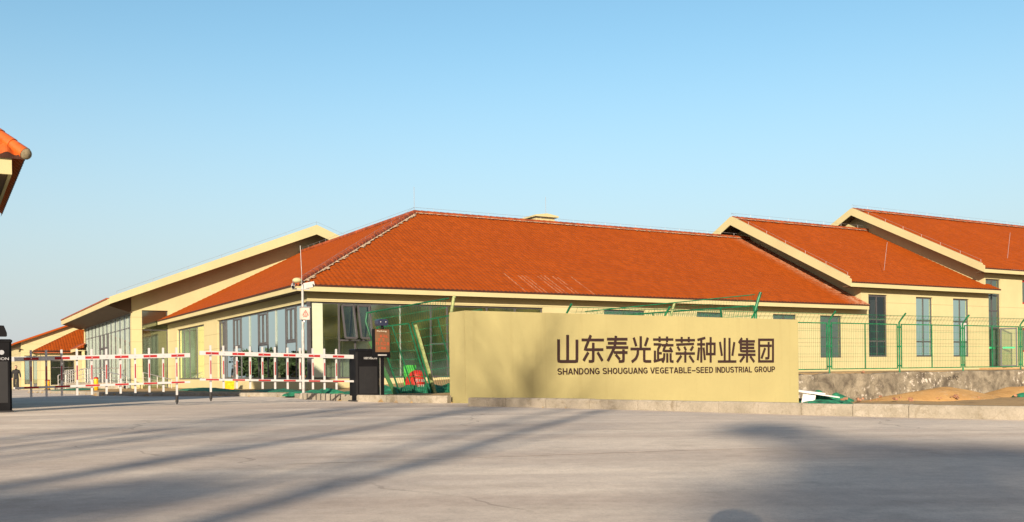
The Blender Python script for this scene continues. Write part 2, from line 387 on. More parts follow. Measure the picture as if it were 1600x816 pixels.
def inside(poly, x, y):
    c = False; n = len(poly); j = n-1
    for i in range(n):
        xi, yi = poly[i]; xj, yj = poly[j]
        if (yi > y) != (yj > y) and x < (xj-xi)*(y-yi)/(yj-yi)+xi: c = not c
        j = i
    return c
YP = K3 + K1 + [(-1.40,21.45),(-.95,21.35)] + K2 + [(60,-20),(95,80),(0,130),(-34,82),(-24.2,61)]
def sstep(a, b_, x):
    t = max(0, min(1, (x-a)/(b_-a))); return t*t*(3-2*t)
def yard_z(x, y):
    r, l = rl(x, y)
    if not inside(YP, x, y): return -.4
    n = .03*math.sin(x*1.9+y*.7)*math.sin(y*2.3-x*.4)
    if l < -16.95 and r > -2.6:                                      # dug-out strip in front of the low wall
        return -.27 + n
    z = .09 + .44*sstep(-1, 9, r) + n*.6
    return z + road_z(y)*(1-sstep(-1, 9, r))
b = MB(); st = .4; nx = int(72/st); ny = int(74/st); vs = []; fs = []
for j in range(ny+1):
    for i in range(nx+1):
        x = -27+i*st; y = 4+j*st; vs.append((x, y, yard_z(x, y)))
for j in range(ny):
    for i in range(nx):
        a = j*(nx+1)+i; fs.append((a, a+1, a+nx+2, a+nx+1))
b.add(vs, fs, True); solo('terrain', b, M['soil'], kind='structure')

def kerb(pl, hgt=.165, wd=.16, seg=.99):
    b = MB(); pts = [Vector((x, y, 0)) for x, y in pl]
    for p, q in zip(pts, pts[1:]):
        L = (q-p).length; n = max(1, round(L/seg)); d = (q-p)/n; dn = d.normalized(); side = Vector((dn.y, -dn.x, 0))
        if (Vector((0,0,0))-p).dot(side) < 0: side = -side         # road side faces the camera
        for k in range(n):
            a = p+d*k+dn*.006; c = p+d*(k+1)-dn*.006; z = road_z(a.y); h = hgt+random.uniform(-.006, .006); o = -side*random.uniform(0,.008)
            prof = [(0,-.3),(0,h-.025),(.02,h),(wd,h),(wd,-.3)]
            b.prism([a+o-side*u+Vector((0,0,z+v)) for u, v in prof], c-a)
    return b
solo('kerb', kerb(K1+[(-1.40,21.45)]), M['kerb'], kind='structure')
solo('kerb', kerb(K2), M['kerb'], kind='structure')
solo('kerb', kerb(K3, .12), M['kerb'], kind='structure')

# ------------------------------------------------------------------ building helpers (frame coordinates r, l, z)
def pt(plane, d, a, z): return (a, d, z) if plane == 'R' else (d, a, z)
def wall(mb, plane, d0, d1, a0, a1, z0, z1, opens=()):
    A = sorted({a0, a1, *[o[0] for o in opens], *[o[1] for o in opens]}); Z = sorted({z0, z1, *[o[2] for o in opens], *[o[3] for o in opens]})
    A = [a for a in A if a0 <= a <= a1]; Z = [z for z in Z if z0 <= z <= z1]
    def solid(i, j):
        if i < 0 or j < 0 or i >= len(A)-1 or j >= len(Z)-1: return False
        a = (A[i]+A[i+1])/2; z = (Z[j]+Z[j+1])/2
        return not any(o[0] < a < o[1] and o[2] < z < o[3] for o in opens)
    for i in range(len(A)-1):
        for j in range(len(Z)-1):
            if not solid(i, j): continue
            p = [pt(plane, d, a, z) for d in (d0, d1) for a, z in ((A[i],Z[j]),(A[i+1],Z[j]),(A[i+1],Z[j+1]),(A[i],Z[j+1]))]
            f = [(0,1,2,3),(7,6,5,4)]
            if not solid(i, j-1): f.append((0,4,5,1))
            if not solid(i+1, j): f.append((1,5,6,2))
            if not solid(i, j+1): f.append((2,6,7,3))
            if not solid(i-1, j): f.append((3,7,4,0))
            mb.add(p, f)
    return mb
def pbox(mb, plane, d0, d1, a0, a1, z0, z1):
    return mb.box(a0, a1, d0, d1, z0, z1) if plane == 'R' else mb.box(d0, d1, a0, a1, z0, z1)
def window(parent, plane, d, a0, a1, z0, z1, mull=(), trans=(), fw=.06, glass='glass', frame='frame', light=(), rec=.10, inw=1, name='window'):
    """frame (with mullions and transoms) as a part, its pane as a sub-part, recessed behind the wall face d"""
    b = MB(); e = d+inw*rec; f = d+inw*(rec+.06); lo, hi = min(e, f), max(e, f)
    pbox(b, plane, lo, hi, a0, a0+fw, z0, z1); pbox(b, plane, lo, hi, a1-fw, a1, z0, z1)
    pbox(b, plane, lo+.002, hi-.002, a0+fw, a1-fw, z0, z0+fw); pbox(b, plane, lo+.002, hi-.002, a0+fw, a1-fw, z1-fw, z1)
    for m in mull: pbox(b, plane, lo+.003, hi-.003, m-fw/2, m+fw/2, z0+fw, z1-fw)
    for t_ in trans:
        z, s, q = t_ if isinstance(t_, tuple) else (t_, a0+fw, a1-fw)
        pbox(b, plane, lo+.005, hi-.005, s, q, z-fw/2, z+fw/2)
    w_ = part(name, b, M[frame], parent)
    g = MB(); m_ = (lo+hi)/2
    g.add([pt(plane, m_, a, z) for a, z in ((a0+fw*.5,z0+fw*.5),(a1-fw*.5,z0+fw*.5),(a1-fw*.5,z1-fw*.5),(a0+fw*.5,z1-fw*.5))], [(0,1,2,3)])
    part('pane', g, M[glass], w_)
    if light:
        for m in light:
            c = MB(); pbox(c, plane, lo-.02, hi, m-.014, m+.014, z0+fw, z1-fw); part('mullion', c, M['frame_light'], w_)
    return w_
def tile_slope(name, mat, parent, P0, U, V, Nn, u0, u1, vtot, vlim=None, colw=.21, course=.34, seg=4, amp=.010):
    P0, U, V, Nn = map(Vector, (P0, U, V, Nn)); nu = int(math.ceil((u1-u0)/colw*seg)); nv = int(math.ceil(vtot/course))
    rows = []
    for k in range(nv): rows += [(k*course, .022, 0), (min(vtot, (k+1)*course-.004), 0.0, 0)]
    b = MB(); vs = []; uv = []; fs = []
    for i in range(nu+1):
        u = u0+(u1-u0)*i/nu; t = (u/colw) % 1.0; h = amp*(1-math.cos(2*math.pi*t))
        vm = vlim(u) if vlim else vtot
        for k, (v, s_, drop) in enumerate(rows):
            vv = min(v, vm); p = P0+U*u+V*vv+Nn*(h+max(s_, 0))
            vs.append(p); uv.append((u/colw, vv/course+ (.001 if s_ > 0 else -.001)))
    R_ = len(rows)
    for i in range(nu):
        for k in range(R_-1): fs.append((i*R_+k, (i+1)*R_+k, (i+1)*R_+k+1, i*R_+k+1))
    b.add(vs, fs, False); b.uv = uv
    o = part(name, b, mat, parent)
    e = MB(); top = [vs[i*R_] for i in range(nu+1)]
    e.add([q+U*0-Vector((0,0,.004)) for q in top]+[q-Vector((0,0,.05)) for q in [P0+U*(u0+(u1-u0)*i/nu) for i in range(nu+1)]], [(i,i+1,nu+2+i,nu+1+i) for i in range(nu)])
    part('eave_shade_strip', e, M['tile_shade'], o); return o  # strip below the tile edge, shade painted as dark colour
def ridge_caps(name, parent, p, q, rad=.12, step=.36, mortar=True, mat='cap', jag=1., slope=.3):
    p = Vector(p); q = Vector(q); L = (q-p).length; n = int(L/step); d = (q-p)/n
    b = MB(); mo = MB(); side = Vector((d.y, -d.x, 0)).normalized()
    for k in range(n):
        a = p+d*k; c = p+d*(k+1.06)
        b.tube([a, a+d*.5, c], [rad*1.08, rad, rad*.90], 8)
    for s_ in (-1, 1):                                              # ragged mortar fillet along each side
        vs = []; fs = []; m = n*5
        for k in range(m+1):
            o = p+(q-p)*(k/m)-Vector((0,0,rad*.30)); wj = random.choice((.02,.05,.05,.10,.16))*jag
            vs += [o+side*s_*rad*.6+Vector((0,0,.05)), o+side*s_*(rad+wj)-Vector((0,0,slope*(wj+.02)))+Vector((0,0,.02))]
        for k in range(m): fs.append((2*k,2*k+1,2*k+3,2*k+2))
        mo.add(vs, fs)
    c_ = part(name, b, M[mat], parent)
    if mortar: part('mortar_bed', mo, M['mortar'], c_)
    return c_
def rod_wire(parent, pts, hgt=.16, step=1.05):
    """lightning conductor on little posts"""
    b = MB()
    for p, q in zip(pts, pts[1:]):
        p = Vector(p); q = Vector(q); n = max(1, int((q-p).length/step)); d = (q-p)/n
        b.tube([p+Vector((0,0,hgt)), q+Vector((0,0,hgt))], .006, 4, False)
        for k in range(n+1): b.tube([p+d*k, p+d*k+Vector((0,0,hgt+.01))], .007, 4, False)
    return part('lightning_wire', b, M['wire'], parent)

# ------------------------------------------------------------------ corner building (hip roof)
PA = .51; cA, sA = math.cos(math.atan(PA)), math.sin(math.atan(PA)); EA = 4.10; OA = .62; RA = 8.5
A = thing('corner_building', 'long single storey yellow building with red hip roof and glazed corner behind the barrier', 'building')
wr = wall(MB(), 'R', 0, .25, 0.0, 31.2, -.45, 4.0, [(.0,10.78,.5,3.52),(14.07,16.43,1.28,3.52),(19.59,21.32,1.28,3.52),(24.65,26.33,1.28,3.52),(28.05,29.70,1.28,3.52)])
wall(wr, 'L', 0.0, .25, .25, 26.5, -.45, 4.0, [(.0,14.15,.5,3.50),(17.03,23.8,.5,3.46)])
part('wall', wr, M['stucco'], A)
b = MB(); b.box(.02,.14,.02,.14,.5,3.52); part('corner_post', b, M['frame'], A)
W1 = window(A, 'R', 0, .14, 10.78, .5, 3.52, (1.33,2.0,2.66,5.34,6.10,8.0,9.4), [(2.02,1.36,2.63),(1.9,5.37,6.07)], .065, 'glass', light=(3.95,))
for a in (1.40, 2.07):                                              # two awning sashes pushed open at the foot
    b = MB(); g = MB(); x0, x1 = a+.04, a+.52; zt, zb = 3.40, 2.10; y0, y1 = .06, -.30
    for (pa, qa, za, zb_) in ((x0,x0,zt,zb),(x1,x1,zt,zb)): b.bar((pa,y0,zt),(qa,y1,zb),.07,.05,(1,0,0))
    b.bar((x0,y0,zt),(x1,y0,zt),.07,.05,(0,0,1)); b.bar((x0,y1,zb),(x1,y1,zb),.07,.05,(0,0,1))
    s_ = part('awning_sash', b, M['frame'], W1)
    g = MB(); g.add([(x0,y0+.01,zt),(x1,y0+.01,zt),(x1,y1+.01,zb),(x0,y1+.01,zb)], [(0,1,2,3)])
    part('sash_pane', g, M['glass_blue'], W1)
for x0, x1 in ((14.07,16.43),(19.59,21.32),(24.65,26.33)): window(A, 'R', 0, x0, x1, 1.28, 3.52, ((x0+x1)/2,), (2.9,))
window(A, 'R', 0, 28.05, 29.70, 1.28, 3.52, (28.88,), ((2.35,28.1,29.65),))
W2 = window(A, 'L', 0, .14, 14.15, .5, 3.50, (13.1,12.75,11.45,10.05,7.15,5.72,3.12,1.76), [(2.02,12.78,14.1),(2.02,10.08,11.4),(2.02,5.75,7.1),(2.02,1.79,3.1)], .07, 'glass_blue', light=(8.55,4.47,.9))
for a0, a1 in ((12.85,14.0),(10.15,11.35),(5.82,7.05),(1.86,3.02)):  # sashes in pairs
    b = MB()
    for x0, x1 in ((a0,(a0+a1)/2),((a0+a1)/2,a1)):
        for q in (x0+.05, x1-.05): b.box(.10,.125,q-.03,q+.03,2.06,3.40)
        for z in (2.10,3.37): b.box(.102,.123,x0+.08,x1-.08,z-.035,z+.035)
    part('sash', b, M['frame'], W2)
window(A, 'L', 0, 17.03, 23.8, .5, 3.46, (19.2,21.0,22.4), (), .07, 'glass')
b = MB(); b.box(-OA+.02,31.14,-OA+.02,-OA+.06,3.86,4.10); b.box(-OA+.02,-OA+.06,-OA+.06,26.5,3.86,4.10); part('fascia', b, M['stucco_plain'], A)
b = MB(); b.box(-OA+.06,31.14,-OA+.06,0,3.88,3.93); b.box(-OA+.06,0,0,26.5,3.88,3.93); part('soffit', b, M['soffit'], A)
vt = (RA+OA)/cA
RF = tile_slope('roof', M['tile_a'], A, (0,-OA,EA), (1,0,0), (0,cA,sA), (0,-sA,cA), -OA, 31.16, vt, lambda u: min(vt, (u+OA)/cA))
RL_ = tile_slope('roof', M['tile'], A, (-OA,0,EA), (0,1,0), (cA,0,sA), (-sA,0,cA), -OA, 26.5, vt, lambda u: min(vt, (u+OA)/cA))
zr = EA+PA*(RA+OA)
b = MB(); b.add([(RA,RA,zr),(31.16,RA,zr),(31.16,17.6,EA),(17.6,17.6,EA)], [(0,1,2,3)]); b.add([(RA,RA,zr),(17.6,17.6,EA),(17.6,26.5,EA),(RA,26.5,zr)], [(0,1,2,3)])
part('roof', b, M['cap'], A)
ridge_caps('hip_cap', A, (-OA,-OA,EA+.05), (RA,RA,zr+.06))
ridge_caps('ridge_cap', A, (RA,RA,zr+.06), (31.1,RA,zr+.06), jag=.6, slope=.5)
ridge_caps('ridge_cap', A, (RA,RA,zr+.06), (RA,26.4,zr+.06), mortar=False)
b = MB(); b.ball((-OA+.05,-OA+.05,EA+.15),.19,.19,.11); part('corner_finial', b, M['stucco_plain'], A)
b = MB(); b.box(15.95,17.15,8.9,10.2,8.3,9.17); b.box(15.80,17.30,8.7,10.4,9.17,9.25); b.prism([(15.80,8.7,9.25),(17.30,8.7,9.25),(16.55,8.7,9.36)],(0,1.7,0)); part('roof_vent', b, M['stucco_plain'], A)
rod_wire(A, [(-.3,-.3,4.3),(RA,RA,zr+.15),(31,RA,zr+.15)]); rod_wire(A, [(RA,RA,zr+.15),(RA,26,zr+.15)])
for p, h in (((RA,RA,zr+.1),1.25),((16.9,9.4,9.30),1.1)):
    b = MB(); b.tube([p,(p[0],p[1],p[2]+h)],.010,5); part('lightning_rod', b, M['wire'], A)
# rooms behind the glass
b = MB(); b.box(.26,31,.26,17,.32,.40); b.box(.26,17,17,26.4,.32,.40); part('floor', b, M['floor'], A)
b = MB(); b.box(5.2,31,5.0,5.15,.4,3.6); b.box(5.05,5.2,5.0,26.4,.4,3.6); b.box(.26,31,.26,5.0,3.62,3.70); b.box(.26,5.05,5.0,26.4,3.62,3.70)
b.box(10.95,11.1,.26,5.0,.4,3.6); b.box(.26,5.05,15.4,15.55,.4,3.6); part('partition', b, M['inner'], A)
b = MB(); b.box(.22,.64,.06,.09,.56,3.46); part('spandrel_panel', b, simple('pale_panel',(.40,.44,.32),.8,var=.03), A)

def rack(name, label, r0, l0, ax, w_, h_, n=3):
    t_ = thing(name, label, 'rack', (r0,l0,.4), group='white racks in the glazed room')
    for s_ in (0, w_):
        b = MB()
        p = (r0+s_,l0) if ax == 'R' else (r0,l0+s_)
        b.box(p[0]-.02,p[0]+.02,p[1]-.02,p[1]+.02,.4,.4+h_)
        part('upright', b, M['white'], t_)
    for k in range(n):
        z = .4+h_*(k+1)/n-.03; b = MB()
        if ax == 'R': b.box(r0+.02,r0+w_-.02,l0-.015,l0+.25,z,z+.03)
        else: b.box(r0-.015,r0+.25,l0+.02,l0+w_-.02,z,z+.03)
        part('shelf', b, M['white'], t_)
rack('display_rack', 'white metal rack behind the front glazing, beside the tall pale blind', .95, .75, 'R', .75, 1.75)
rack('display_rack', 'white metal rack behind the side glazing, nearest the corner', .7, 1.2, 'L', 1.3, 1.7)
rack('display_rack', 'white metal rack behind the side glazing, second from the corner', .7, 3.4, 'L', 1.9, 1.5)

# ------------------------------------------------------------------ gabled buildings
# hall with the wide gable, left
PB = .398; eB = -3.53; zB = 5.36; mB = 9.19; fB = 25.2; zrB = zB+PB*(mB-eB); e2B = 2*mB-eB
B = thing('gabled_hall', 'tall yellow hall with wide overhanging gable and glass entrance left of the corner building', 'building', (-2.12,26.5,0))
sl = .16
bw = MB(); wall(bw, 'R', 26.5, 26.75, -2.12, 20, -.5, 4.9, [(-1.51,.02,-.2,4.75)])
bw.prism([(-2.12,26.5,4.9),(20,26.5,4.9),(20,26.5,zB-sl+PB*(e2B-20)-.02),(mB,26.5,zrB-sl-.02),(-2.12,26.5,zB-sl+PB*(-2.12-eB)-.02)],(0,.25,0))
wall(bw, 'L', -2.12, -1.87, 26.75, 48.5, -.6, 4.9, [(26.95,48.1,-.05,4.60)])
part('wall', bw, M['stucco'], B)
b = MB()
for (ra, za, rb, zb) in ((eB,zB,mB,zrB),(mB,zrB,e2B,zB)):
    b.prism([(ra,fB+.06,za-sl),(rb,fB+.06,zb-sl),(rb,fB+.06,zb),(ra,fB+.06,za)],(0,25.3,0))
part('roof', b, M['cap'], B)
b = MB()                                                            # rake boards
for s_ in (-1, 1):
    e_ = eB if s_ < 0 else e2B
    b.prism([(e_,fB,zB-.36),(e_,fB,zB+.06),(mB,fB,zrB+.06),(mB,fB,zrB-.56)],(0,.06,0))
part('rake_board', b, M['stucco_plain'], B)
b = MB(); b.box(eB-.02,eB+.02,fB+.06,50.6,zB-.38,zB-.04); part('fascia', b, M['stucco_plain'], B)
b = MB(); b.box(eB-.07,eB+.06,26.0,50.6,zB-.035,zB+.05); part('tile_edge', b, M['cap'], B)
b = MB(); b.prism([(eB+.02,26.44,zB-.36),(-2.125,26.44,4.58),(-2.125,26.44,4.66),(eB+.02,26.44,zB-.30)],(0,23.9,0)); 
for y0 in (26.42, 50.38): b.prism([(eB+.05,y0-.003,zB-.345),(-2.13,y0-.003,4.60),(-2.13,y0,zB-.17+PB*(-2.13-eB)),(eB+.05,y0,zB-.17)],(0,.06,0))
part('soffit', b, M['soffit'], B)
b = MB()
for s_, (ra, rb) in ((1,(eB+.1,mB)),(-1,(mB,e2B-.1))):
    za = zB+PB*min(ra-eB, e2B-ra)-sl; zb = zB+PB*min(rb-eB, e2B-rb)-sl
    b.prism([(ra,fB+.06,za-.03),(rb,fB+.06,zb-.03),(rb,fB+.06,zb-.001),(ra,fB+.06,za-.001)],(0,26.5-fB-.06,0))
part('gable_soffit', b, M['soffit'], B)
rod_wire(B, [(eB+.4,fB+.03,zB+.2),(mB,fB+.03,zrB+.06),(e2B-6,fB+.03,zrB-2.4)], .2, 1.9)
window(B, 'R', 26.5, -1.51, .02, -.2, 4.75, (), (3.55,), .05, 'glass', rec=.16)
fins = [26.95+i*.62 for i in range(1, 34)]
CW = window(B, 'L', -2.12, 26.95, 48.1, -.05, 4.60, [f for i, f in enumerate(fins) if i % 3 == 0], (3.72,), .06, 'glass_blue', light=[f for i, f in enumerate(fins) if i % 3], rec=.05, name='curtain_wall')
b = MB(); b.box(-2.14,-2.04,36.0,36.1,-.05,3.7); b.box(-2.14,-2.04,39.6,39.7,-.05,3.7); b.box(-2.14,-2.04,36.1,39.6,2.7,2.8); b.box(-2.14,-2.04,37.8,37.9,-.05,3.7)
dr = part('entrance_door', b, M['frame'], B)
b = MB(); b.box(-1.2,-1.15,36.3,38.0,-.05,2.9); part('wood_panel', b, simple('orange_wood',(.48,.22,.06),.5), B)
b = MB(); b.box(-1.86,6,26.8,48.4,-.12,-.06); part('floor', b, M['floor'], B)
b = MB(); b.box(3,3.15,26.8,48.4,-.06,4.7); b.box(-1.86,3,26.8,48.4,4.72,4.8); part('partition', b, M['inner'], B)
VB = simple('pale_vertical_blind',(.60,.66,.66),.8,var=.05)
for k in range(30):                                                 # pale vertical blinds behind the glass
    a = 27.1+k*.7
    if 35.6 < a < 40: continue
    b = MB(); b.box(-1.75,-1.73,a,a+.40+.1*math.sin(k*2.3),2.2+.9*math.sin(k*1.3)**2,4.5); part('vertical_blind', b, VB, B)

def side_gabled(name, label, r0, r1, wall_r, eave_l, ze, ridge_l, pitch, rake, org, wins, doors=(), rend=None, edge=None):
    T = thing(name, label, 'building', org)
    zr_ = ze+pitch*(ridge_l-eave_l); back = 2*ridge_l-eave_l; cc, ss = math.cos(math.atan(pitch)), math.sin(math.atan(pitch))
    wb = MB(); wall(wb, 'R', org[1], org[1]+.25, wall_r, r1-.3, -.2, ze-.22, wins)
    dz = .2
    wb.prism([(wall_r,org[1]+.25,-.2),(wall_r,back-.6,-.2),(wall_r,back-.6,ze-dz+pitch*.6),(wall_r,ridge_l,zr_-dz),(wall_r,org[1]+.25,ze-dz+pitch*(org[1]+.25-eave_l))],(.25,0,0))
    part('wall', wb, M['stucco'], T)
    vt_ = (ridge_l-eave_l)/cc
    tile_slope('roof', tile_mat('clay_tile_'+name, edge), T, (0,eave_l,ze-.02), (1,0,0), (0,cc,ss), (0,-ss,cc), r0+.05, r1, vt_)
    b = MB(); b.prism([(r0+.05,ridge_l,zr_-.14),(r0+.05,back,ze-.14),(r0+.05,back,ze),(r0+.05,ridge_l,zr_)],(r1-r0-.05,0,0))
    b.prism([(r0+.05,eave_l+.05,ze-.16),(r0+.05,ridge_l,zr_-.18),(r0+.05,ridge_l,zr_-.10),(r0+.05,eave_l+.05,ze-.08)],(wall_r-r0+.3,0,0))
    part('back_roof', b, M['cap'], T)
    b = MB(); b.prism([(r0+.06,eave_l+.1,ze-.20+pitch*.1),(r0+.06,ridge_l,zr_-.21),(r0+.06,ridge_l,zr_-.19),(r0+.06,eave_l+.1,ze-.18+pitch*.1)],(wall_r-r0-.06,0,0))
    b.prism([(r0+.06,ridge_l,zr_-.21),(r0+.06,back-.1,ze-.20+pitch*.1),(r0+.06,back-.1,ze-.18+pitch*.1),(r0+.06,ridge_l,zr_-.19)],(wall_r-r0-.06,0,0))
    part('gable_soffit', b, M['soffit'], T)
    b = MB()
    b.prism([(r0,eave_l,ze-.27),(r0,eave_l,ze+.14),(r0,ridge_l,zr_+.14),(r0,ridge_l,zr_-rake+.14)],(.06,0,0))
    b.prism([(r0,back,ze-.27),(r0,back,ze+.14),(r0,ridge_l,zr_+.14),(r0,ridge_l,zr_-rake+.14)],(.06,0,0))
    b.prism([(r0+.06,eave_l+.3,ze+.10+pitch*.3),(r0+.06,ridge_l,zr_+.10),(r0+.06,ridge_l,zr_+.16),(r0+.06,eave_l+.3,ze+.16+pitch*.3)],(.22,0,0))
    part('rake_board', b, M['stucco_plain'], T)
    b = MB(); b.box(r0+.06,r1,eave_l,eave_l+.04,ze-.27,ze-.02); part('fascia', b, M['stucco_plain'], T)
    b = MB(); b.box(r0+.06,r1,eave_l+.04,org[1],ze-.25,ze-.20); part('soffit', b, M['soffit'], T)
    ridge_caps('ridge_cap', T, (r0+.2,ridge_l,zr_+.08), (r1,ridge_l,zr_+.08), jag=.5, slope=.5)
    rod_wire(T, [(r0+.1,eave_l+.3,ze+.35),(r0+.1,ridge_l,zr_+.2),(r1,ridge_l,zr_+.2)], .17, 1.5)
    b = MB(); b.tube([(r0+4.2,eave_l+1.3,ze+.9),(r0+4.5,eave_l+1.3,ze+2.5)],.009,5); part('lightning_rod', b, M['wire'], T)
    b = MB(); b.box(wall_r+.3,r1-.4,org[1]+3.5,org[1]+3.65,0,ze-.6); b.box(wall_r+.3,r1-.4,org[1]+.3,org[1]+3.5,ze-.62,ze-.55); b.box(wall_r+.3,r1-.4,org[1]+.3,org[1]+3.5,.5,.56); part('partition', b, M['inner'], T)
    return T
Cb = side_gabled('gabled_block', 'two storey yellow block with red gable roof right of the corner building', 29.72, 42.66, 31.2, -.62, 5.32, 8.6, .50, .50,
                 (31.2,0,0), [(31.8,33.34,1.32,4.75),(35.75,37.21,1.32,4.72),(39.03,40.51,1.32,4.72)], edge=42.3)
for x0, x1 in ((31.8,33.34),(35.75,37.21),(39.03,40.51)):
    w_ = window(Cb, 'R', 0, x0, x1, 1.32, 4.72, ((x0+x1)/2,), (3.38,2.18), .085, 'glass_sky' if x0 > 33 else 'glass_blue')
b = MB(); b.box(35.80,36.25,.5,.53,2.3,3.2); part('curtain', b, simple('orange_curtain',(.70,.33,.04),.8), Cb)
b = MB(); b.box(39.95,40.40,.12,.14,2.25,3.3); part('blind', b, M['white'], Cb)
b = MB(); b.box(32.55,32.95,.5,.53,3.5,4.5); part('blind', b, M['white'], Cb)
Db = side_gabled('gabled_wing', 'farthest right yellow wing with high red roof and open glass door', 41.1, 66, 42.0, -.62, 6.55, 9.2, .4915, .47,
                 (42.0,.02,0), [(42.12,43.55,.66,6.0),(45.75,47.2,4.57,6.05),(45.75,47.2,1.6,3.08),(50,51.5,1.6,3.08),(50,51.5,4.57,6.05)])
window(Db, 'R', .02, 42.12, 43.55, .66, 6.0, (42.85,), (4.09,3.06,5.0), .08, 'glass', name='glazed_door_bay')
for z0, z1 in ((4.57,6.05),(1.6,3.08)):
    for x0 in (45.75, 50): window(Db, 'R', .02, x0, x0+1.45, z0, z1, (x0+.72,), (), .12, 'glass', 'red')
b = MB(); q0 = Vector((43.5,-.02,.7)); q1 = Vector((43.95,-.72,.7))
for p in (q0, q1): b.bar(p, p+Vector((0,0,2.35)), .09, .06, q1-q0)
for z in (.05, 2.3): b.bar(q0+Vector((0,0,z)), q1+Vector((0,0,z)), .09, .06, (0,0,1))
dl = part('door_leaf', b, M['frame'], Db)
b = MB(); b.add([q0+Vector((0,0,.1)), q1+Vector((0,0,.1)), q1+Vector((0,0,2.25)), q0+Vector((0,0,2.25))], [(0,1,2,3)]); part('door_pane', b, M['glass'], dl)
b = MB(); b.bar(q0+(q1-q0)*.1+Vector((0,0,1.15)), q1-(q1-q0)*.1+Vector((0,0,1.15)), .10, .02, (0,0,1)); b.bar((42.2,.05,1.85),(42.8,.05,1.85),.10,.02,(0,0,1)); part('green_strip', b, simple('green_sticker',(.02,.42,.16),.5), Db)
b = MB(); b.box(41.4,45.2,-1.3,.0,.3,.64); part('doorstep', b, simple('brown_step',(.34,.22,.10),.9), Db)

# far left: older gabled house and its low annex
E_ = thing('far_house', 'small far yellow house with sloping red roof edge at the left end of the street', 'house', (-6.2,55,0))
PE = .38; eE = -6.75; zE = 3.62; mE = 6.0; zrE = zE+PE*(mE-eE)
wb = MB(); wall(wb, 'R', 55, 55.25, -6.2, 18, -.5, 3.5, [(-5.95,-5.55,.2,2.6),(-5.3,-4.9,.0,2.6)])
wb.prism([(-6.2,55,3.5),(18,55,3.5),(mE,55,zrE-.1),(-6.2,55,zE+PE*(-6.2-eE)-.1)],(0,.25,0)); wb.prism([(-6.2,55.25,-.5),(-6.2,72,-.5),(-6.2,72,3.7),(-6.2,55.25,3.7)],(.25,0,0)); part('wall', wb, M['stucco'], E_)
b = MB(); b.prism([(eE,54.6,zE-.12),(mE,54.6,zrE-.12),(mE,54.6,zrE+.03),(eE,54.6,zE+.03)],(0,18,0)); b.prism([(mE,54.6,zrE-.12),(2*mE-eE,54.6,zE-.12),(2*mE-eE,54.6,zE+.03),(mE,54.6,zrE+.03)],(0,18,0)); part('roof', b, M['tile'], E_)
b = MB(); b.box(-6.7,-6.25,54.7,57,3.15,3.2); part('soffit', b, M['soffit'], E_)
for a in (-5.95, -5.3): window(E_, 'R', 55, a, a+.4, .2, 2.6, (), (), .05)
F_ = thing('red_roof_annex', 'low far annex with steep red tile roof in front of the small house', 'house', (-5.2,51,0))
wb = MB(); wall(wb, 'R', 51.5, 51.75, -5.0, 3, -.5, 2.8, [(-4.3,-2.5,.12,2.12)]); wall(wb, 'L', -5.0, -4.75, 51.75, 55, -.5, 2.8); part('wall', wb, M['stucco'], F_)
window(F_, 'R', 51.5, -4.3, -2.5, .12, 2.12, (-3.3,), (1.55,), .06)
tile_slope('roof', M['tile'], F_, (0,51,2.9), (1,0,0), (0,.89,.455), (0,-.455,.89), -5.6, 4, 4.2, lambda u: min(4.2, (u+5.6)/.89), course=.4)
b = MB(); b.add([(-5.6,51,2.85),(-5.6,59,2.85),(-1.6,55,4.8)], [(0,1,2)]); b.box(-5.55,4,51.05,51.5,2.72,2.8); part('back_roof', b, M['cap'], F_)
G_ = thing('entrance_canopy', 'small far yellow canopy with tiled edge beside the red annex', 'canopy', (-2.3,47.5,0))
b = MB(); b.box(-2.85,-2.8,47,50.9,2.75,3.0); b.box(-2.8,-2.2,47,50.9,2.8,2.85); part('fascia', b, M['stucco_plain'], G_)
b = MB(); b.prism([(-2.88,47,3.0),(-2.2,47,3.35),(-2.2,47,3.42),(-2.88,47,3.07)],(0,3.9,0)); part('roof', b, M['cap'], G_)
b = MB(); b.box(-2.45,-2.25,47.1,47.3,-.4,2.8); b.box(-2.45,-2.25,50.5,50.7,-.4,2.8); part('column', b, M['stucco_plain'], G_)

# gatehouse, only a roof corner in view
gR, gL = -10.94, -15.17
H_ = thing('gatehouse', 'near gatehouse of which only an orange tiled roof corner shows', 'building', (gR-3,gL+3,0))
b = MB(); wall(b, 'R', gL+.75, gL+1.0, gR-6, gR-.75, -.3, 4.5, [(gR-5,gR-2,1,2.6)]); wall(b, 'L', gR-1.0, gR-.75, gL+1.0, gL+7.4, -.3, 4.5); wall(b, 'L', gR-6, gR-5.75, gL+1.0, gL+7.4, -.3, 4.5); wall(b, 'R', gL+7.4, gL+7.65, gR-6, gR-.75, -.3, 4.5)
part('wall', b, M['stucco'], H_)
window(H_, 'R', gL+.75, gR-5, gR-2, 1, 2.6, (gR-3.5,))
zg = 5.08
b = MB(); b.box(gR-6.6,gR-.22,gL+.06,gL+.12,zg-.36,zg-.02); b.box(gR-.28,gR-.22,gL+.12,gL+8.2,zg-.36,zg-.02); part('fascia', b, M['stucco_plain'], H_)
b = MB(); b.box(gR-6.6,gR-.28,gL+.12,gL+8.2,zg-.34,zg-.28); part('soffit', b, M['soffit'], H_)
GM = simple('glazed_orange_tile', (.42,.085,.014), .3, var=.18, scale=5, spec=.5)
tile_slope('roof', GM, H_, (0,gL,zg), (1,0,0), (0,.72,.694), (0,-.694,.72), gR-6.6, gR, 4.4, lambda u: min(4.4, (gR-u)/.72), colw=.3, course=.36, seg=8, amp=.035)
tile_slope('roof', GM, H_, (gR,0,zg), (0,1,0), (-.72,0,.694), (.694,0,.72), gL, gL+8.2, 4.4, lambda u: min(4.4, (u-gL)/.72), colw=.3, course=.36, seg=8, amp=.035)
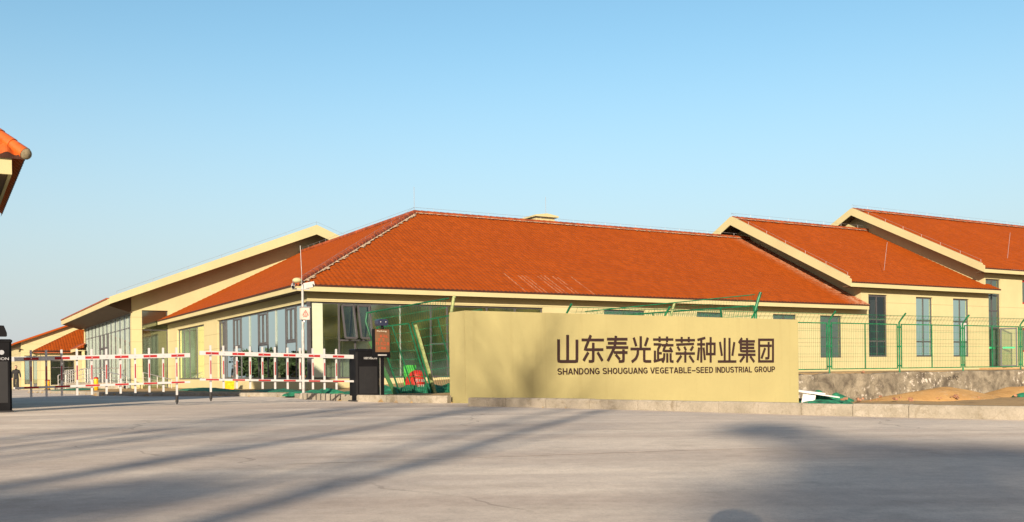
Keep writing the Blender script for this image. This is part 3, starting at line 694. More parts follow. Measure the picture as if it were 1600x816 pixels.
hp = MB(); p0 = Vector((gR+.02,gL-.02,zg+.07)); hd = Vector((-.72,.72,.694)).normalized()
for k in range(11):
    a = p0+hd*(.36*k); hp.tube([a, a+hd*.24, a+hd*.40], [.125,.115,.108], 14)
hc = part('hip_cap', hp, GM, H_)
b = MB(); b.ball(p0-hd*.01,.115,.115,.12); part('end_plug', b, simple('grey_mortar', (.17,.14,.085), .95, var=.3, scale=14), hc)

# retaining wall
b = MB(); n = 90; vs = []; fs = []
for i in range(n+1):
    r = -2.2+i*(46.0/n)
    zt = .50+.0045*max(0, r-8)+.012*math.sin(r*2.1)+.010*math.sin(r*5.3+1)
    for (l, z) in ((-17.42,-.5),(-17.42+.01*math.sin(r*3),.1),(-17.40,zt-.02),(-17.37,zt),(-17.18,zt),(-17.18,-.5)): vs.append((r,l,z))
for i in range(n):
    for k in range(5): fs.append((i*6+k, (i+1)*6+k, (i+1)*6+k+1, i*6+k+1))
b.add(vs, fs); b.add(vs[:6], [tuple(range(6))]); b.add(vs[-6:], [tuple(range(6))])
RT = thing('retaining_wall', 'low rough stained concrete retaining wall under the green fence', 'wall', (-2.2,-17.4,0))
part('concrete_body', b, M['retain'], RT)
b = MB()
for (r, z, s_) in ((14.75,.33,.06),(14.95,.36,.05),(15.1,.33,.07)):
    pts = [(r+s_*math.cos(t)*(.7 if k % 2 else 1), -17.428, z+s_*.8*math.sin(t)) for k, t in enumerate([i*.7 for i in range(8)])]
    for p, q in zip(pts, pts[1:]): b.bar(p, q, .012, .008, (0,0,1))
part('scrawl', b, M['ink'], RT)
# ------------------------------------------------------------------ sign wall with its lettering (frame coordinates, face at l = -18.53)
SL = -18.53
SG = thing('sign_wall', 'long low yellow boundary wall with dark Chinese and English lettering', 'sign wall', (-3.13,SL,0))
b = MB(); b.prism([(-2.77,SL,-.5),(7.07,SL,-.5),(7.07,SL,1.95),(-2.77,SL,1.975)],(0,.74,0)); part('panel', b, M['sign'], SG)
b = MB(); b.prism([(-2.776,SL+.004,-.4),(-2.776,SL+.736,-.4),(-2.776,SL+.736,1.968),(-2.776,SL+.004,1.974)],(.004,0,0)); part('end_face', b, M['sign'], SG)
def stroke(mb, pts, wd, y, closed=False, dep=.014):
    P = [Vector((p[0], p[1])) for p in pts]
    if closed: P = P + [P[0]]
    h = wd/2; L_ = []; R_ = []; n = len(P)
    for i, p in enumerate(P):
        def dirn(a, c):
            v = (c-a); return v.normalized() if v.length > 1e-9 else Vector((1,0))
        if closed and i in (0, n-1): d0 = dirn(P[-2], P[-1]); d1 = dirn(P[0], P[1])
        else: d0 = dirn(P[i-1], p) if i else dirn(p, P[1]); d1 = dirn(p, P[i+1]) if i < n-1 else d0
        m = (d0+d1).normalized(); nm = Vector((-m.y, m.x)); s = h/max(.45, abs(nm.dot(Vector((-d0.y, d0.x)))))
        L_.append(p+nm*s); R_.append(p-nm*s)
    vs = []; fs = []
    for a, c in zip(L_, R_): vs += [(a.x,y,a.y),(c.x,y,c.y),(a.x,y+dep,a.y),(c.x,y+dep,c.y)]
    for i in range(n-1):
        o = i*4; q = o+4
        fs += [(o,o+1,q+1,q),(o,q,q+2,o+2),(o+1,o+3,q+3,q+1)]
    fs += [(0,2,3,1),((n-1)*4,(n-1)*4+1,(n-1)*4+3,(n-1)*4+2)]
    mb.add(vs, fs)
def chaikin(pts):
    out = [pts[0]]
    for p, q, r in zip(pts, pts[1:], pts[2:]):
        p, q, r = map(Vector, (p, q, r)); k1 = min(.05/(q-p).length, .45) if (q-p).length > 0 else 0; k2 = min(.05/(r-q).length, .45)
        out += [tuple(q+(p-q)*k1), tuple((q+(p-q)*k1*.35)*.5+(q+(r-q)*k2*.35)*.5), tuple(q+(r-q)*k2)]
    return out+[pts[-1]]
GLYPHS = [[(0.0584, False, [(-0.412, 1.3794), (-0.4188, 0.882), (0.0769, 0.8801), (0.0838, 1.3766)]), (0.0587, False, [(-0.1679, 1.4807), (-0.1761, 0.8837)])], [(0.054, False, [(0.2152, 1.3712), (0.8286, 1.3729)]), (0.0544, False, [(0.4664, 1.479), (0.2976, 1.15), (0.8096, 1.1511)]), (0.0544, False, [(0.5316, 1.3086), (0.5256, 0.881), (0.4032, 0.8815)]), (0.0543, False, [(0.3904, 1.0882), (0.2552, 0.8949)]), (0.0546, False, [(0.65, 1.0884), (0.7821, 0.8931)])], [(0.0549, False, [(0.9248, 1.3932), (1.5036, 1.3975)]), (0.0549, False, [(0.9475, 1.3005), (1.4743, 1.3007)]), (0.0549, False, [(0.8981, 1.2023), (1.5221, 1.2017)]), (0.0552, False, [(1.1754, 1.4726), (1.1361, 1.2136), (0.9336, 0.8861)]), (0.0551, False, [(1.1133, 1.0862), (1.4991, 1.0865)]), (0.0554, False, [(1.3872, 1.1577), (1.3832, 0.8778), (1.248, 0.8783)]), (0.0552, False, [(1.1611, 1.0363), (1.273, 0.9243)])], [(0.0534, False, [(1.898, 1.4699), (1.8937, 1.1695)]), (0.0532, False, [(1.6898, 1.4348), (1.7615, 1.2357)]), (0.0536, False, [(2.1071, 1.4355), (2.0202, 1.2368)]), (0.053, False, [(1.5952, 1.1688), (2.1876, 1.1703)]), (0.0533, False, [(1.8068, 1.1493), (1.8054, 1.0494), (1.749, 0.943), (1.6238, 0.8637)]), (0.0535, False, [(1.9938, 1.1497), (1.9898, 0.8756), (2.1952, 0.8748)])], [(0.0484, False, [(2.2671, 1.3951), (2.8768, 1.3996)]), (0.0486, False, [(2.4605, 1.4681), (2.4586, 1.3358)]), (0.0489, False, [(2.6873, 1.4701), (2.6853, 1.3371)]), (0.0484, False, [(2.2824, 1.2809), (2.4954, 1.2819), (2.4084, 1.1709), (2.4082, 0.928)]), (0.0486, False, [(2.4496, 1.0697), (2.518, 1.0697)]), (0.0485, False, [(2.3141, 1.1302), (2.3104, 0.8744)]), (0.0484, False, [(2.2764, 0.8718), (2.5675, 0.9343)]), (0.0487, False, [(2.5208, 1.2618), (2.8748, 1.2633)]), (0.0489, False, [(2.685, 1.3141), (2.6584, 1.2624)]), (0.0488, False, [(2.6325, 1.2623), (2.5617, 1.1239), (2.838, 1.1243)]), (0.0489, False, [(2.7698, 1.2058), (2.8376, 1.0971)]), (0.0488, False, [(2.5953, 1.0697), (2.5846, 0.9275), (2.532, 0.8492)]), (0.0489, False, [(2.6849, 1.0698), (2.6816, 0.8459)]), (0.049, False, [(2.7852, 1.0698), (2.7822, 0.8699), (2.8691, 0.8696)])], [(0.0491, False, [(2.9463, 1.3837), (3.5524, 1.388)]), (0.0493, False, [(3.1402, 1.4645), (3.1381, 1.3234)]), (0.0496, False, [(3.3611, 1.4664), (3.3592, 1.3384)]), (0.0492, False, [(2.9709, 1.276), (3.5189, 1.298)]), (0.0492, False, [(3.0051, 1.227), (3.0738, 1.1342)]), (0.0494, False, [(3.216, 1.2278), (3.2676, 1.1387)]), (0.0497, False, [(3.4912, 1.2357), (3.4094, 1.1321)]), (0.0491, False, [(2.9468, 1.0631), (3.5422, 1.0632)]), (0.0494, False, [(3.2444, 1.1181), (3.2403, 0.8435)]), (0.0493, False, [(3.1159, 1.0083), (2.9821, 0.8514)]), (0.0496, False, [(3.372, 1.0081), (3.5033, 0.8492)])], [(0.0498, False, [(3.6397, 1.3955), (3.8842, 1.4473)]), (0.0498, False, [(3.6292, 1.2875), (3.8727, 1.2886)]), (0.05, False, [(3.7568, 1.3963), (3.7485, 0.8413)]), (0.0499, False, [(3.6819, 1.2087), (3.6359, 0.8971)]), (0.05, False, [(3.8262, 1.2092), (3.8633, 0.9034)]), (0.0501, True, [(3.9365, 1.3043), (3.9327, 1.0494), (4.1793, 1.0494), (4.1831, 1.3056)]), (0.0503, False, [(4.0574, 1.4683), (4.0479, 0.84)])], [(0.0507, False, [(4.5181, 1.451), (4.5093, 0.8732)]), (0.0509, False, [(4.6768, 1.4523), (4.668, 0.8727)]), (0.0506, False, [(4.3589, 1.3514), (4.4185, 1.0072)]), (0.0511, False, [(4.8349, 1.3472), (4.7639, 1.0069)]), (0.0505, False, [(4.2869, 0.8642), (4.8898, 0.8619)])], [(0.0513, False, [(5.0924, 1.4514), (4.9859, 1.3268)]), (0.0513, False, [(5.0534, 1.3913), (5.0492, 1.1206), (5.5389, 1.1213)]), (0.0515, False, [(5.2644, 1.4528), (5.2549, 0.8348)]), (0.0513, False, [(5.0911, 1.3701), (5.5273, 1.3729)]), (0.0513, False, [(5.0899, 1.2917), (5.5028, 1.2937)]), (0.0513, False, [(5.0886, 1.2062), (5.5015, 1.2075)]), (0.0512, False, [(4.9624, 1.0323), (5.5414, 1.0321)]), (0.0514, False, [(5.1616, 0.9923), (5.0166, 0.8501)]), (0.0516, False, [(5.363, 0.992), (5.4959, 0.8481)])], [(0.0519, True, [(5.6795, 1.4143), (6.1618, 1.4178), (6.1531, 0.8601), (5.6709, 0.8619)]), (0.052, False, [(5.7201, 1.2616), (6.1098, 1.2632)]), (0.0523, False, [(6.0084, 1.3615), (6.0018, 0.9405), (5.8875, 0.9407)]), (0.0521, False, [(5.8818, 1.2014), (5.7502, 0.9338)])]]
for ci, strokes in enumerate(GLYPHS):
    b = MB()
    for si, (wd, closed, pts) in enumerate(strokes):
        y = SL-.016-.0006*si
        stroke(b, chaikin(pts) if len(pts) > 2 and not closed else pts, wd*1.16, y, closed)
    part('chinese_character', b, M['letters'], SG)
def text_mesh(txt, x0, x1, z0, cap, y, mat, parent, name, bold=.0):
    cu = bpy.data.curves.new(name, 'FONT'); cu.body = txt; cu.extrude = .006; cu.offset = bold; cu.size = 1.0; cu.resolution_u = 3
    t = bpy.data.objects.new(name, cu); COL.objects.link(t); bpy.context.view_layer.update()
    me = bpy.data.meshes.new_from_object(t.evaluated_get(bpy.context.evaluated_depsgraph_get()))
    bpy.data.objects.remove(t); bpy.data.curves.remove(cu)
    co = np.empty(len(me.vertices)*3, dtype=np.float32); me.vertices.foreach_get('co', co); co = co.reshape(-1,3)
    mn = co.min(0); mx = co.max(0)
    root = parent
    while root.parent: root = root.parent
    og = ORG[root.name]; new = np.empty_like(co)
    new[:,0] = x0+(co[:,0]-mn[0])/(mx[0]-mn[0])*(x1-x0)-og.x
    new[:,2] = z0+(co[:,1]-mn[1])/(mx[1]-mn[1])*cap-og.z
    new[:,1] = y-co[:,2]*.7-og.y
    me.vertices.foreach_set('co', new.ravel()); me.materials.clear(); me.materials.append(mat); me.update()
    o = bpy.data.objects.new(name, me); COL.objects.link(o); o.parent = parent; return o
def arc(cx, cy, rx, ry, a0, a1, n=9): return [(cx+rx*math.cos(math.radians(a0+(a1-a0)*i/n)), cy+ry*math.sin(math.radians(a0+(a1-a0)*i/n))) for i in range(n+1)]
def letter(c):
    """centre-line strokes of a condensed grotesque capital in a .6 x 1 box: list of (points, closed) and its width"""
    lo, hi, a, z = .07, .93, .07, .51; st = [([(a,0),(a,1)], 0)]
    bowl = lambda y0, y1, x=.49: [(a,y1),(x-.2,y1)]+arc(x-.2,(y0+y1)/2,.2,(y1-y0)/2,90,-90)+[(a,y0)]
    if c == 'H': return st+[([(z,0),(z,1)],0),([(a,.5),(z,.5)],0)], .58
    if c == 'N': return st+[([(z,0),(z,1)],0),([(a+.01,.97),(z-.01,.03)],0)], .58
    if c == 'A': return [([(.05,0),(.28,.98)],0),([(.32,.98),(.55,0)],0),([(.14,.29),(.46,.29)],0)], .60
    if c == 'V': return [([(.05,1),(.28,.02)],0),([(.32,.02),(.55,1)],0)], .60
    if c == 'D': return [([(a,lo),(a,hi),(.27,hi)]+arc(.27,.5,.24,.43,80,-80)+[(.27,lo)],1)], .58
    if c == 'O': return [(arc(.31,.5,.24,.43,0,342,19),1)], .62
    if c == 'G': return [(arc(.31,.5,.24,.43,42,300,16)+[(.53,.22),(.53,.45),(.33,.45)],0)], .61
    if c == 'U': return [([(a,1),(a,.30)]+arc(.29,.30,.22,.23,180,360)+[(z,.30),(z,1)],0)], .58
    if c == 'S': return [(arc(.29,.715,.21,.215,25,265,12)+arc(.29,.285,.23,.215,85,-155,12),0)], .58
    if c == 'E': return st+[([(a,y),(.50 if y != .52 else .46,y)],0) for y in (lo,.52,hi)], .55
    if c == 'T': return [([(.01,hi),(.55,hi)],0),([(.28,0),(.28,hi)],0)], .56
    if c == 'L': return [([(a,1),(a,lo),(.48,lo)],0)], .51
    if c == 'I': return st, .14
    if c == 'P': return st+[(bowl(.45,hi),0)], .55
    if c == 'R': return st+[(bowl(.47,hi),0),([(.32,.46),(.51,0)],0)], .58
    if c == 'B': return st+[(bowl(.51,hi,.47),0),(bowl(lo,.51,.51),0)], .58
    return [([(.0,.40),(.5,.40)],0)], .5
txt = 'SHANDONG SHOUGUANG VEGETABLE\u2013SEED INDUSTRIAL GROUP'
tw = sum((.28 if c == ' ' else letter(c)[1]+.085) for c in txt)-.085; sx = (6.22+.455)/tw; x = -.455; b = MB(); cap = .142; q = 0
for c in txt:
    if c == ' ': x += .28*sx; continue
    ss, wl = letter(c)
    for pts, cl in ss:
        stroke(b, [(x+p_[0]*sx, .586+p_[1]*cap) for p_ in pts], .0235, SL-.016-.0004*(q % 5), bool(cl)); q += 1
    x += (wl+.085)*sx
part('english_lettering', b, M['letters'], SG)

# ------------------------------------------------------------------ green welded mesh fence on the low wall
FL = -17.28
def mesh_rect(mb, TL, BL, BR, TR, dv=.075, dh=.2, rad=.0034):
    TL, BL, BR, TR = map(Vector, (TL, BL, BR, TR)); n = max(2, int((BR-BL).length/dv)); m = max(2, int((TL-BL).length/dh))
    for i in range(1, n):
        t = i/n; mb.tube([BL.lerp(BR, t), TL.lerp(TR, t)], rad, 3, False)
    for j in range(1, m):
        t = j/m; mb.tube([BL.lerp(TL, t), BR.lerp(TR, t)], rad*1.2, 3, False)
FN = thing('mesh_fence', 'upright green welded mesh fence with bent post tops along the retaining wall', 'fence', (0.6,FL,.5))
fz = lambda r: .0022*(r-9.6)
for k in range(-3, 7):
    r = 9.61+3*k; z = fz(r); b = MB()
    b.tube([(r,FL,.42+z),(r,FL,2.02+z),(r+.02,FL-.10,2.16+z),(r+.03,FL-.22,2.29+z)], .026, 8)
    for zz in (.72,1.30,1.88): b.box(r-.09,r+.09,FL-.02,FL+.02,zz+z-.02,zz+z+.02)
    part('post', b, M['green'], FN)
    if k == 6: break
    r0, r1 = r+.095, r+2.905; z0 = fz(r+1.5); b = MB()
    for q in (r0, r1): b.box(q-.013,q+.013,FL-.014,FL+.014,.63+z0,1.98+z0)
    b.box(r0+.016,r1-.016,FL-.013,FL+.013,.63+z0,.66+z0); b.box(r0+.016,r1-.016,FL-.013,FL+.013,1.95+z0,1.98+z0); b.box(r+1.49,r+1.51,FL-.012,FL+.012,.66+z0,1.95+z0)
    fr = part('panel_frame', b, M['green'], FN)
    b = MB(); mesh_rect(b, (r0,FL,1.96+z0),(r0,FL,.64+z0),(r1,FL,.64+z0),(r1,FL,1.96+z0)); part('wire_mesh', b, M['green'], fr)
    b = MB(); b.tube([(r+.03,FL-.16,2.22+z),(r+3.03,FL-.16,2.22+z)],.008,5); b.tube([(r+.03,FL-.08,2.13+z),(r+3.03,FL-.08,2.13+z)],.004,4)
    mesh_rect(b, (r0,FL-.15,2.21+z0),(r0,FL,1.98+z0),(r1,FL,1.98+z0),(r1,FL-.15,2.21+z0), .15, .4); part('bent_top_mesh', b, M['green'], FN)

# fence sections that lean askew
LN = thing('leaning_fence', 'loose green mesh fence panels leaning askew left of the sign wall', 'fence', (-1.5,-12,0))
def lean_panel(par, TL, BL, BR, TR, mids=(), y=-12.0, wd=.04):
    TL, BL, BR, TR = [Vector((p[0], y+(p[2] if len(p) > 2 else 0), p[1])) for p in (TL, BL, BR, TR)]
    b = MB()
    for p, q in ((BL,TL),(BR,TR)): b.bar(p, q, wd, .035, (1,0,0))
    for p, q in ((TL,TR),(BL,BR)): b.bar(p, q, .04, .03, (0,0,1))
    for t in mids: b.bar(BL.lerp(BR,t), TL.lerp(TR,t), .035, .025, (1,0,0))
    fr = part('panel_frame', b, M['greendark'], par); b = MB(); mesh_rect(b, TL, BL, BR, TR, .065, .22, .0052); part('wire_mesh', b, M['green'], fr)
lean_panel(LN, (-1.98,1.94,.25),(-1.42,.12),(-.52,.06),(-1.02,2.06,.25),(.47,))
lean_panel(LN, (-.96,2.08,.22),(-.44,.06),(1.75,.22),(1.25,2.50,.22),(.36,.7),-12.06)
b = MB(); b.bar((-.40,-12.15,.05),(-.86,-11.86,2.02),.07,.06,(1,0,0)); part('loose_pole', b, M['greenold'], LN)
b = MB(); b.bar((-1.62,-12.2,.05),(-2.2,-11.8,1.55),.10,.05,(1,0,0)); part('loose_post', b, simple('dark_green_post',(.03,.10,.03),.6), LN)
b = MB(); b.tube([(-2.26,-11.75,2.33),(.22,-11.8,2.80)],.022,6); b.tube([(-2.2,-11.8,1.72),(-2.3,-11.75,2.1),(-2.24,-11.72,2.36)],.03,6); b.bar((-2.2,-11.8,1.72),(-2.02,-11.8,1.35),.05,.03,(1,0,0)); part('bent_top_rail', b, M['greendark'], LN)
b = MB(); mesh_rect(b, (-2.24,-11.75,2.33),(-1.98,-11.78,1.94),(.1,-11.8,2.28),(.22,-11.8,2.79),.07,.2,.006); part('bent_top_mesh', b, M['green'], LN)
b = MB(); b.tube([(.22,-11.9,.1),(.22,-11.9,2.25),(.31,-11.95,2.82)],.05,8); b.ball((.32,-11.95,2.82),.055,.055,.05); part('post', b, M['greenold'], LN)
LB = thing('leaning_fence', 'sagging green mesh fence section leaning above the top of the sign wall', 'fence', (4.5,-16.4,0))
lean_panel(LB, (1.85,2.02,.3),(2.0,.5),(7.5,.45),(7.46,2.46,.3),(.36,.78),-16.8,.04)
b = MB(); b.tube([(1.72,-16.5,2.17),(4.6,-16.55,2.47),(7.40,-16.6,2.76)],.014,6); part('bent_top_rail', b, M['green'], LB)
b = MB(); mesh_rect(b, (1.75,-16.5,2.17),(1.85,-16.5,2.02),(7.44,-16.5,2.46),(7.40,-16.6,2.75),.1,.15,.0028); part('bent_top_mesh', b, M['green'], LB)
b = MB(); b.tube([(7.50,-16.55,.45),(7.48,-16.55,2.35),(7.54,-16.6,2.62),(7.62,-16.62,2.83)],.045,8); part('post', b, M['green'], LB)
b = MB(); b.tube([(4.42,-16.5,.45),(4.47,-16.5,2.1),(4.60,-16.52,2.48)],.035,8); part('post', b, M['greenold'], LB)

# ------------------------------------------------------------------ barrier gates
def tl(u): return (-3.6-23.8*u)/(.864-.503*u)                       # distance along the gate line from the far cabinet, by viewing direction
r2, l2 = rl(-3.6, 23.8)
def gp(px): return r2-tl((px-800)/1556)
def cabinet(T, r0, r1, l0, l1, z1, logo=None):
    b = MB(); b.prism([(r0,l0+.04,.03),(r0+.04,l0,.03),(r1-.04,l0,.03),(r1,l0+.04,.03),(r1,l1,.03),(r0,l1,.03)],(0,0,z1-.09))
    c = part('cabinet', b, M['black'], T)
    b = MB(); b.prism([(r0-.012,l0-.012,z1-.058),(r1+.012,l0-.012,z1-.058),(r1+.012,l0-.012,z1-.02),(r1-.02,l0+.03,z1),(r0+.02,l0+.03,z1),(r0-.012,l0-.012,z1-.02)],(0,l1-l0,0)); part('lid', b, M['black'], c)
    b = MB(); b.box(r0-.03,r1+.03,l0-.03,l1+.03,0,.03); part('base_plate', b, M['rubber'], T)
    b = MB(); b.box(r0+.07,r1-.07,l0-.004,l0-.001,.18,z1-.42); part('door_panel', b, simple('black_door_panel',(.009,.009,.010),.6), c)
    return c
def boom(T, ra, rb, la, za, zb, picks, strips, tip):
    """ra..rb along the line; za, zb boom centre heights at ra and rb; tip is the picket that ends in a rubber foot"""
    zc = lambda r: za+(zb-za)*(r-ra)/(rb-ra)
    b = MB(); b.bar((ra,la,zc(ra)),(rb,la,zc(rb)),.092,.06,(0,0,1)); bm_ = part('boom', b, M['white'], T)
    lo = .585
    b = MB(); b.bar((ra+.15,la,zc(ra)-lo),(rb,la,zc(rb)-lo),.046,.04,(0,0,1)); rl_ = part('lower_rail', b, M['white'], T)
    for x0, x1 in strips:
        b = MB(); b.bar((x0,la-.0315,zc(x0)-.003),(x1,la-.0315,zc(x1)-.003),.050,.004,(0,0,1)); part('reflective_strip', b, M['red'], bm_)
        if min(x0,x1) > min(ra+.15,rb)-.01 and max(x0,x1) < max(ra+.15,rb)+.01:
            b = MB(); b.bar((x0,la-.0215,zc(x0)-lo),(x1,la-.0215,zc(x1)-lo),.034,.004,(0,0,1)); part('reflective_strip', b, M['red'], rl_)
    for i, r in enumerate(picks):
        c = zc(r); t = (i == tip)
        b = MB(); b.bar((r,la+.052,c-(.78 if not t else .86)),(r,la+.052,c+.175),.041,.032,(1,0,0)); p = part('picket', b, M['white'], T)
        b = MB(); b.bar((r,la+.031,c-.46),(r,la+.031,c-.16),.020,.004,(1,0,0)); part('reflective_strip', b, M['red'], p)
        b = MB(); b.tube([(r,la-.034,c),(r,la-.030,c)],.012,6); part('bolt', b, M['grey'], p)
        if t:
            b = MB(); b.tube([(r,la+.052,c-.86),(r,la+.052,c-1.02)],.032,8); b.tube([(r,la+.052,c-1.02),(r,la+.052,c-1.06)],.018,8); part('rubber_foot', b, M['rubber'], p)
G1 = thing('barrier_gate', 'white and red barrier gate whose black cabinet is cut by the left picture edge', 'barrier', (gp(-10),l2,0), group='barrier gates across the entrance')
u18 = rl(-9.44, 18.8)
c1 = cabinet(G1, u18[0]-.62, u18[0], u18[1], u18[1]+.5, 1.38)
text_mesh('HIKVISION', u18[0]-.47, u18[0]-.05, .985, .05, u18[1]-.006, simple('grey_print',(.35,.35,.36),.5), c1, 'lettering')
b = MB(); b.tube([(u18[0]-.17,u18[1]-.004,1.13),(u18[0]-.17,u18[1]-.001,1.13)],.045,12); part('round_badge', b, M['grey'], c1)
b = MB(); b.prism([(u18[0]-.5,u18[1]+.1,1.44),(u18[0]-.07,u18[1]+.1,1.44),(u18[0]-.07,u18[1]+.1,1.50),(u18[0]-.12,u18[1]+.1,1.64),(u18[0]-.5,u18[1]+.1,1.66)],(0,.3,0)); b.tube([(u18[0]-.3,u18[1]+.2,1.36),(u18[0]-.3,u18[1]+.2,1.46)],.05,8); part('camera_head', b, M['black'], G1)
P1 = [gp(x) for x in (49,73,97,121,144,167,189,212,234,256,277)]
S1 = [(gp(a/4.534),gp(c/4.534)) for a, c in ((170,275),(390,495),(605,705),(815,910),(1017,1112),(1214,1306))]
boom(G1, gp(8), gp(297), l2, 1.025, 1.105, P1, S1, 10)
G2 = thing('barrier_gate', 'white and red barrier gate joined to the black cabinet beside the payment post', 'barrier', (r2,l2,0), group='barrier gates across the entrance')
c2 = cabinet(G2, gp(552), gp(588.5), l2-.2, l2+.25, 1.25)
text_mesh('HIKVISION', gp(564), gp(584), 1.0, .055, l2-.206, M['white'], c2, 'lettering')
P2 = [gp(200+x/4.08) for x in (530,612,697,782,861,941,1021,1101,1182,1256)]+[gp(526.5)]
S2 = [(gp(200+a/4.08),gp(200+c/4.08)) for a, c in ((495,577),(665,743),(830,907),(990,1066),(1150,1222))]+[(gp(519.5),gp(537))]
boom(G2, gp(560), gp(312), l2-.01, 1.06, 1.155, P2, S2, 0)

# payment post beside the cabinet
tr0, tl0 = rl(-3.05, 23.35)
TP = thing('payment_post', 'slim post with brown message screen and twin camera head in front of the leaning fence', 'terminal', (tr0,tl0,0))
b = MB(); b.box(tr0-.17,tr0+.13,tl0-.13,tl0+.15,0,.055); part('base_plate', b, M['black'], TP)
b = MB(); b.box(tr0-.045,tr0+.0,tl0-.02,tl0+.05,.055,1.08); b.box(tr0+.001,tr0+.05,tl0-.015,tl0+.045,.055,1.08); ps = part('post', b, M['black'], TP)
b = MB(); b.box(tr0-.062,tr0-.046,tl0-.03,tl0-.01,.06,1.07); part('steel_strip', b, M['steel'], ps)
b = MB(); b.box(tr0-.20,tr0+.19,tl0-.06,tl0+.10,1.03,1.70); hs = part('housing', b, M['black'], TP)
b = MB(); b.box(tr0-.185,tr0+.175,tl0-.066,tl0-.061,1.16,1.69); sc = part('screen', b, M['screen'], TP)
rnd = random.Random(3)
for row, (z, n_, s_) in enumerate(((1.50,3,.060),(1.41,2,.07),(1.32,4,.075),(1.22,3,.06))):
    b = MB()
    for k in range(n_):
        x = tr0-.15+(.30-n_*s_*1.15)*(.9 if row in (0,) else .3)+k*s_*1.2
        for j in range(5):
            q = rnd.random()
            if q < .5: zz = z+s_*rnd.choice((0,.3,.6,.85)); b.box(x,x+s_*.9,tl0-.070-.0004*j,tl0-.067,zz,zz+.009)
            else: xx = x+s_*rnd.choice((.05,.4,.75)); b.box(xx,xx+.009,tl0-.070-.0004*j,tl0-.067,z,z+s_*.95)
    part('red_character', b, M['led'], sc)
text_mesh('Parking', tr0-.14, tr0+.10, 1.625, .04, tl0-.069, simple('pale_print',(.55,.50,.38),.5), sc, 'heading')
b = MB(); b.box(tr0-.12,tr0+.10,tl0-.064,tl0-.061,1.075,1.105); part('pale_label', b, M['whitedirty'], hs)
b = MB(); b.tube([(tr0+.03,tl0+.02,1.69),(tr0+.03,tl0+.02,1.78)],.035,8); part('neck', b, M['black'], TP)
b = MB(); b.prism([(tr0-.08,tl0-.06,1.78),(tr0+.12,tl0-.06,1.78),(tr0+.15,tl0-.06,1.83),(tr0+.15,tl0-.06,1.90),(tr0+.10,tl0-.06,1.935),(tr0-.06,tl0-.06,1.935),(tr0-.10,tl0-.06,1.90),(tr0-.10,tl0-.06,1.83)],(0,.22,0)); ch = part('camera_head', b, simple('dark_blue_plastic',(.02,.025,.05),.35), TP)
for x in (-.04, .09):
    b = MB(); b.ball((tr0+x,tl0-.062,1.865),.014,.012,.014,8,6); part('lens', b, M['white'], ch)

# ------------------------------------------------------------------ camera pole
pr_, pl_ = rl(-5.758, 27.5)
CP = thing('camera_pole', 'tall white pole with two cameras and a warning box at the corner', 'camera pole', (pr_,pl_,.1))
b = MB(); b.tube([(pr_,pl_,.05),(pr_,pl_,.15)],.09,12); b.tube([(pr_,pl_,.1),(pr_,pl_,1.9)],.043,14); b.tube([(pr_,pl_,1.9),(pr_,pl_,3.12)],.034,14); b.ball((pr_,pl_,3.12),.036,.036,.036); part('pole', b, M['whitedirty'], CP)
b = MB(); b.bar((pr_-.30,pl_-.02,3.02),(pr_+.20,pl_-.02,3.02),.03,.03,(0,0,1)); ar = part('crossarm', b, M['white'], CP)
for s_, dx in ((-1,-.27),(1,.16)):
    c = Vector((pr_+dx,pl_-.02,3.10)); f = Vector((s_*.35,-.9,-.28)).normalized() if s_ < 0 else Vector((.85,-.45,.18)).normalized()
    b = MB(); b.bar(c-f*.13, c+f*.13, .10, .09); b.bar(c-f*.13+Vector((0,0,.055)), c+f*.17+Vector((0,0,.055)), .115, .012); b.tube([(c.x,c.y,3.03),(c.x,c.y,3.07)],.02,6)
    k = part('bullet_camera', b, M['whitedirty'], CP); b = MB(); b.tube([c+f*.13, c+f*.155],.038,10); part('lens', b, M['black'], k)
b = MB(); b.box(pr_-.11,pr_+.13,pl_-.20,pl_-.06,2.17,2.50); cb_ = part('control_box', b, simple('box_paint',(.50,.45,.38),.5), CP)
b = MB(); b.box(pr_-.13,pr_+.15,pl_-.215,pl_-.05,2.50,2.525); b.tube([(pr_,pl_-.12,2.10),(pr_,pl_-.12,2.17)],.04,8); part('box_lid', b, M['grey'], cb_)
b = MB(); tc = [(pr_-.065,2.29),(pr_+.085,2.29),(pr_+.01,2.42)]; stroke(b, tc, .016, pl_-.204, True, .003); b.box(pr_+.004,pr_+.016,pl_-.204,pl_-.201,2.33,2.375); b.box(pr_+.004,pr_+.016,pl_-.204,pl_-.201,2.308,2.32)
for k in range(3): b.box(pr_-.05+k*.04,pr_-.02+k*.04,pl_-.204,pl_-.201,2.235,2.262)
part('warning_triangle', b, simple('red_sign_print',(.45,.05,.02),.5), cb_)
b = MB(); b.tube([(pr_-.02,pl_,3.15),(pr_-.02,pl_,3.5)],.008,5); b.tube([(pr_-.02,pl_,3.5),(pr_-.05,pl_,4.22)],.010,5); part('lightning_rod', b, M['whitedirty'], CP)

